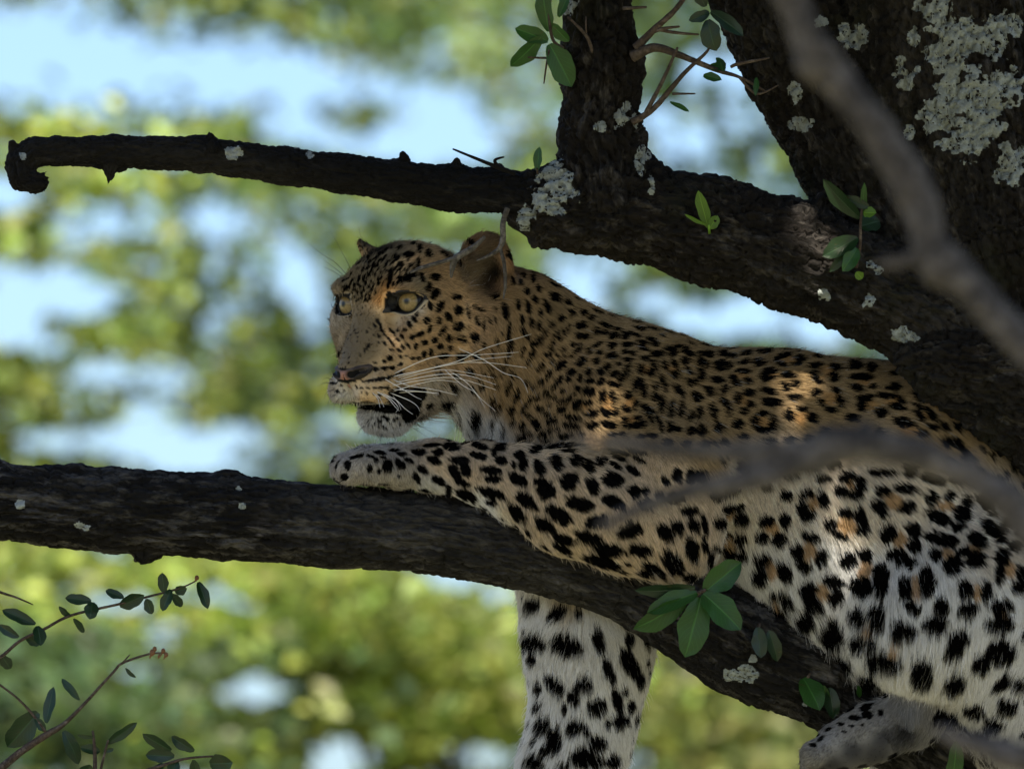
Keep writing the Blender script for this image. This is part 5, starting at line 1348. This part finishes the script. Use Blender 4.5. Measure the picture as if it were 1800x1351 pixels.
for c, s in EYE:
    g, a, u_ = local_frame(s)
    # ball
    nu, nv = 72, 40
    vs = []; cols = []
    for i in range(nv + 1):
        th = math.pi * i / nv
        for j in range(nu):
            ph = 2 * math.pi * j / nu
            r_ = ER
            bulge = 1.0 + 0.035 * max(0.0, 1 - (th / 0.75) ** 2)
            d = g * math.cos(th) + (a * math.cos(ph) + u_ * math.sin(ph)) * math.sin(th)
            vs.append(c + d * r_ * bulge)
            rho = ER * math.sin(th) if th < 1.57 else 30
            st = 0.85 + 0.3 * (math.sin(ph * 23 + 3 * math.sin(ph * 5)) * 0.5 + 0.5)
            if rho < 2.6: cc = (0.006, 0.006, 0.006)
            elif rho < 3.4: cc = (0.10, 0.085, 0.04)
            elif rho < 10.3:
                t = (rho - 2.4) / 8.8
                cc = ((0.29 - 0.06 * t) * st, (0.21 - 0.05 * t) * st, (0.085 - 0.02 * t) * st)
            elif rho < 11.2: cc = (0.16, 0.13, 0.06)
            else: cc = (0.012, 0.010, 0.009)
            cols.append(cc)
    fs = [[i * nu + j, i * nu + (j + 1) % nu, (i + 1) * nu + (j + 1) % nu, (i + 1) * nu + j] for i in range(nv) for j in range(nu)]
    vs = np.array(vs)
    ball = mesh_obj("eye", H(vs[:, 0], vs[:, 1], vs[:, 2]), np.array(fs)[:, ::-1], m_eye, leopard)
    set_attr(ball, "eye_colour", np.array(cols))
    set_attr(ball, "wet", np.repeat([0.55 if (math.pi * i / nv) < 0.68 else 0.05 for i in range(nv + 1)], nu), 'FLOAT')
    # lids
    n = 56
    tt = np.arange(n) / n * len(EPOLY)
    i0 = np.floor(tt).astype(int); fr = (tt - i0)[:, None]
    Pm = EPOLY[(i0 - 1) % 14]; P0 = EPOLY[i0 % 14]; P1 = EPOLY[(i0 + 1) % 14]; P2 = EPOLY[(i0 + 2) % 14]
    sz_ = 0.91 if s > 0 else 0.80
    ring = sz_ * 0.5 * ((2 * P0) + (P1 - Pm) * fr + (2 * Pm - 5 * P0 + 4 * P1 - P2) * fr ** 2 + (3 * P0 - Pm - 3 * P1 + P2) * fr ** 3)
    layers = []
    def surf_along(xy, off):
        base = c + xy[:, :1] * a + xy[:, 1:] * u_ + g * 45
        t = np.zeros(len(xy))
        for _ in range(60):
            q = base - g * t[:, None]
            d = B(H(q[:, 0], q[:, 1], q[:, 2])) * MM
            t = np.minimum(t + np.maximum(d * 0.7, 0.0), 75)
        return base - g * (t - off)[:, None]
    def on_ball(xy, R):
        rho2 = (xy ** 2).sum(1)
        z = np.sqrt(np.maximum(R * R - rho2, 20.0))
        return c + xy[:, :1] * a + xy[:, 1:] * u_ + g * z[:, None]
    def lid(xy, R, off):
        p1 = on_ball(xy, R); p2 = surf_along(xy, off)
        return np.where((((p2 - p1) @ g) > 0)[:, None], p2, p1)
    inner_ = np.where((ring[:, :1] < -8), 1.0, 0.0) * np.array([[-1.0, 0.55]])
    layers = [on_ball(ring * 0.95, ER - 0.6), lid(ring, ER + 0.9, -1.0), lid(ring * 1.05, ER + 2.0, 0.8), lid(ring * 1.14, ER + 2.0, 1.6), surf_along(ring * 1.28 + inner_ * 1.2, 1.5), surf_along(ring * 1.48 + inner_ * 2.5, -2.5)]
    # no lid may sink behind the ball
    vs = np.concatenate(layers)
    fs = [[k * n + j, k * n + (j + 1) % n, (k + 1) * n + (j + 1) % n, (k + 1) * n + j] for k in range(5) for j in range(n)]
    fs = np.array(fs) if s < 0 else np.array(fs)[:, ::-1]
    lid_o = mesh_obj("eyelid", H(vs[:, 0], vs[:, 1], vs[:, 2]), fs, m_lid, leopard)
    lc = np.tile(np.array([[.008, .0075, .0075]]), (len(vs), 1))
    low_ = (ring[:, 1] < 2) & (ring[:, 0] > -13) & ~((ring[:, 0] < -5) & (ring[:, 1] > -7.5))
    for k_ in (4, 5):
        lc[k_ * n:(k_ + 1) * n][low_] = (.40, .34, .26)
    set_attr(lid_o, "tone", lc)

# nose leather
NF = Field()
NF.ell(H(52.5, 0, -75.5), (px(10.5), px(19), px(8)), Rot(0.55), 4)
for s in (-1, 1):
    NF.ell(H(45, s * 16, -74.5), (px(12), px(6), px(6)), Rot(0.5, -0.5 * s), 12)
NF.cone(H(52, 0, -80), H(47, 0, -91), px(7), px(2.5), 5)
for s in (-1, 1):
    NF.cone(H(62, s * 9, -78.5), H(48, s * 21.5, -72.5), px(3.2), px(2.4), 3, mode='sub')
    NF.ell(H(60.5, s * 9, -78.5), (px(6), px(4.6), px(3.6)), RH, 3, mode='sub')
NF.ell(H(64, 0, -86), (px(8), px(0.7), px(9)), RH, 2, mode='sub')
NV, NFc = surface_nets(NF, H(52, 0, -80) - 62, H(52, 0, -80) + 62, 1.25)
hl = head_local(NV)
pinkness = np.clip(1 - (np.abs(np.abs(hl[:, 1]) - 1) / 8.0) ** 2, 0, 1) * np.clip((-hl[:, 2] - 73) / 4, 0, 1)
nostril = np.clip(1.5 - np.minimum(np.linalg.norm((hl - np.array([60.5, 9, -78.5])) / np.array([7, 5.2, 4.4]), axis=1), np.linalg.norm((hl - np.array([60.5, -9, -78.5])) / np.array([7, 5.2, 4.4]), axis=1)), 0, 1)
wing = np.clip((np.abs(hl[:, 1]) - 10) / 3, 0, 1) * np.clip((-hl[:, 2] - 69) / 4, 0, 1)
ncol = np.array([.09, .066, .056]) * np.ones((len(NV), 1)) + pinkness[:, None] * (np.array([.34, .17, .135]) - np.array([.075, .058, .052]))
ncol = ncol * (1 - np.maximum(nostril, wing * 0.9)[:, None] * 0.92) + 0.006
ncol *= (0.75 + 0.5 * fbm(NV * 0.12, 3, 9))[:, None]
m_nose, nt, b = new_mat("nose_leather")
at = node(nt, "ShaderNodeAttribute", attribute_name="tone")
nt.links.new(at.outputs["Color"], b.inputs["Base Color"])
b.inputs["Roughness"].default_value = 0.58
b.inputs["Specular IOR Level"].default_value = 0.3
vo = nt.nodes.new("ShaderNodeTexVoronoi"); vo.inputs["Scale"].default_value = 900
nt.links.new(obj_coord(nt), vo.inputs["Vector"])
bump(nt, b, vo.outputs["Distance"], 0.35, 0.0006)
nose = mesh_obj("nose", NV, NFc, m_nose, leopard)
set_attr(nose, "tone", ncol)

# whiskers and brow hairs
m_whisk, nt, b = new_mat("whisker_white")
b.inputs["Base Color"].default_value = (0.85, 0.82, 0.78, 1); b.inputs["Roughness"].default_value = 0.35
m_whiskd, nt, b = new_mat("whisker_dark")
b.inputs["Base Color"].default_value = (0.03, 0.028, 0.03, 1); b.inputs["Roughness"].default_value = 0.4
WH = ["692 657 760 628 830 624 912 619", "690 662 800 636 850 613 934 587", "698 664 785 641 850 637 926 646", "696 660 770 645 840 632 900 626", "700 668 745 655 790 650 868 664", "695 672 770 658 822 660 872 676",
 "690 688 730 676 770 668 806 672", "688 678 740 668 800 664 872 685", "690 684 740 688 768 691 770 694", "700 690 735 688 760 691 768 695", "668 690 695 702 712 718 726 728", "662 688 682 700 694 714 702 722", "655 690 664 700 668 716", "660 692 668 700 675 715",
 "685 690 716 702 732 712 738 722", "690 666 720 678 760 684 803 694", "675 665 710 685 730 697 741 702", "780 648 812 676 835 690 853 717", "788 650 820 672 845 700 871 722", "805 612 850 632 885 655 915 665 928 690", "676 692 690 704 700 716 696 724", "690 695 700 708 705 720"]
def traced(lst):
    """all whisker points marched onto the body in one go"""
    vv = [np.array([float(x) for x in t_.split()]).reshape(-1, 2) for t_ in lst]
    al = np.concatenate(vv)
    q_, h_ = B.trace(al[:, 0], al[:, 1])
    cut = np.cumsum([len(v_) for v_ in vv])[:-1]
    return list(zip(vv, np.split(q_, cut), np.split(h_, cut)))
for v_, qq, hh in traced(WH):
    q_ = qq[:1]
    k_ = len(v_)
    dep = q_[0, 1] - np.linspace(-2, 55, k_) + rng.normal(0, 3, k_) * np.linspace(0, 1, k_)
    dep = np.where(hh, np.minimum(dep, qq[:, 1] - 12), dep)
    dep[0] = q_[0, 1] + 3
    tube("whisker", P(v_[:, 0], v_[:, 1], dep), np.linspace(0.85, 0.28, k_), m_whisk, leopard, 5, 7)
WD = ["612 486 590 462 568 448 540 426", "610 489 592 474 569 457", "607 493 588 478 568 469", "619 478 606 452 580 404", "648 470 640 440 630 398", "585 668 574 664 565 668", "586 676 572 672 560 678", "588 684 574 690 570 704", "592 692 580 700 576 716", "596 700 588 712 586 726", "603 706 598 718 600 730",
 "720 742 745 752 769 765", "716 745 742 762 765 778", "722 736 738 748 756 752", "735 722 752 735 758 748", "700 757 712 768 714 776", "690 760 696 775 700 790", "672 762 668 776 666 788", "641 748 632 756 628 768"]
for v_, q_, h_ in traced(WD):
    k_ = len(v_)
    w_ = q_[0, 1] if h_[0] else 0.0
    dep = w_ + 3 - np.linspace(0, 25, k_)
    tube("whisker", P(v_[:, 0], v_[:, 1], dep), np.linspace(0.55, 0.2, k_), m_whiskd, leopard, 4, 6)
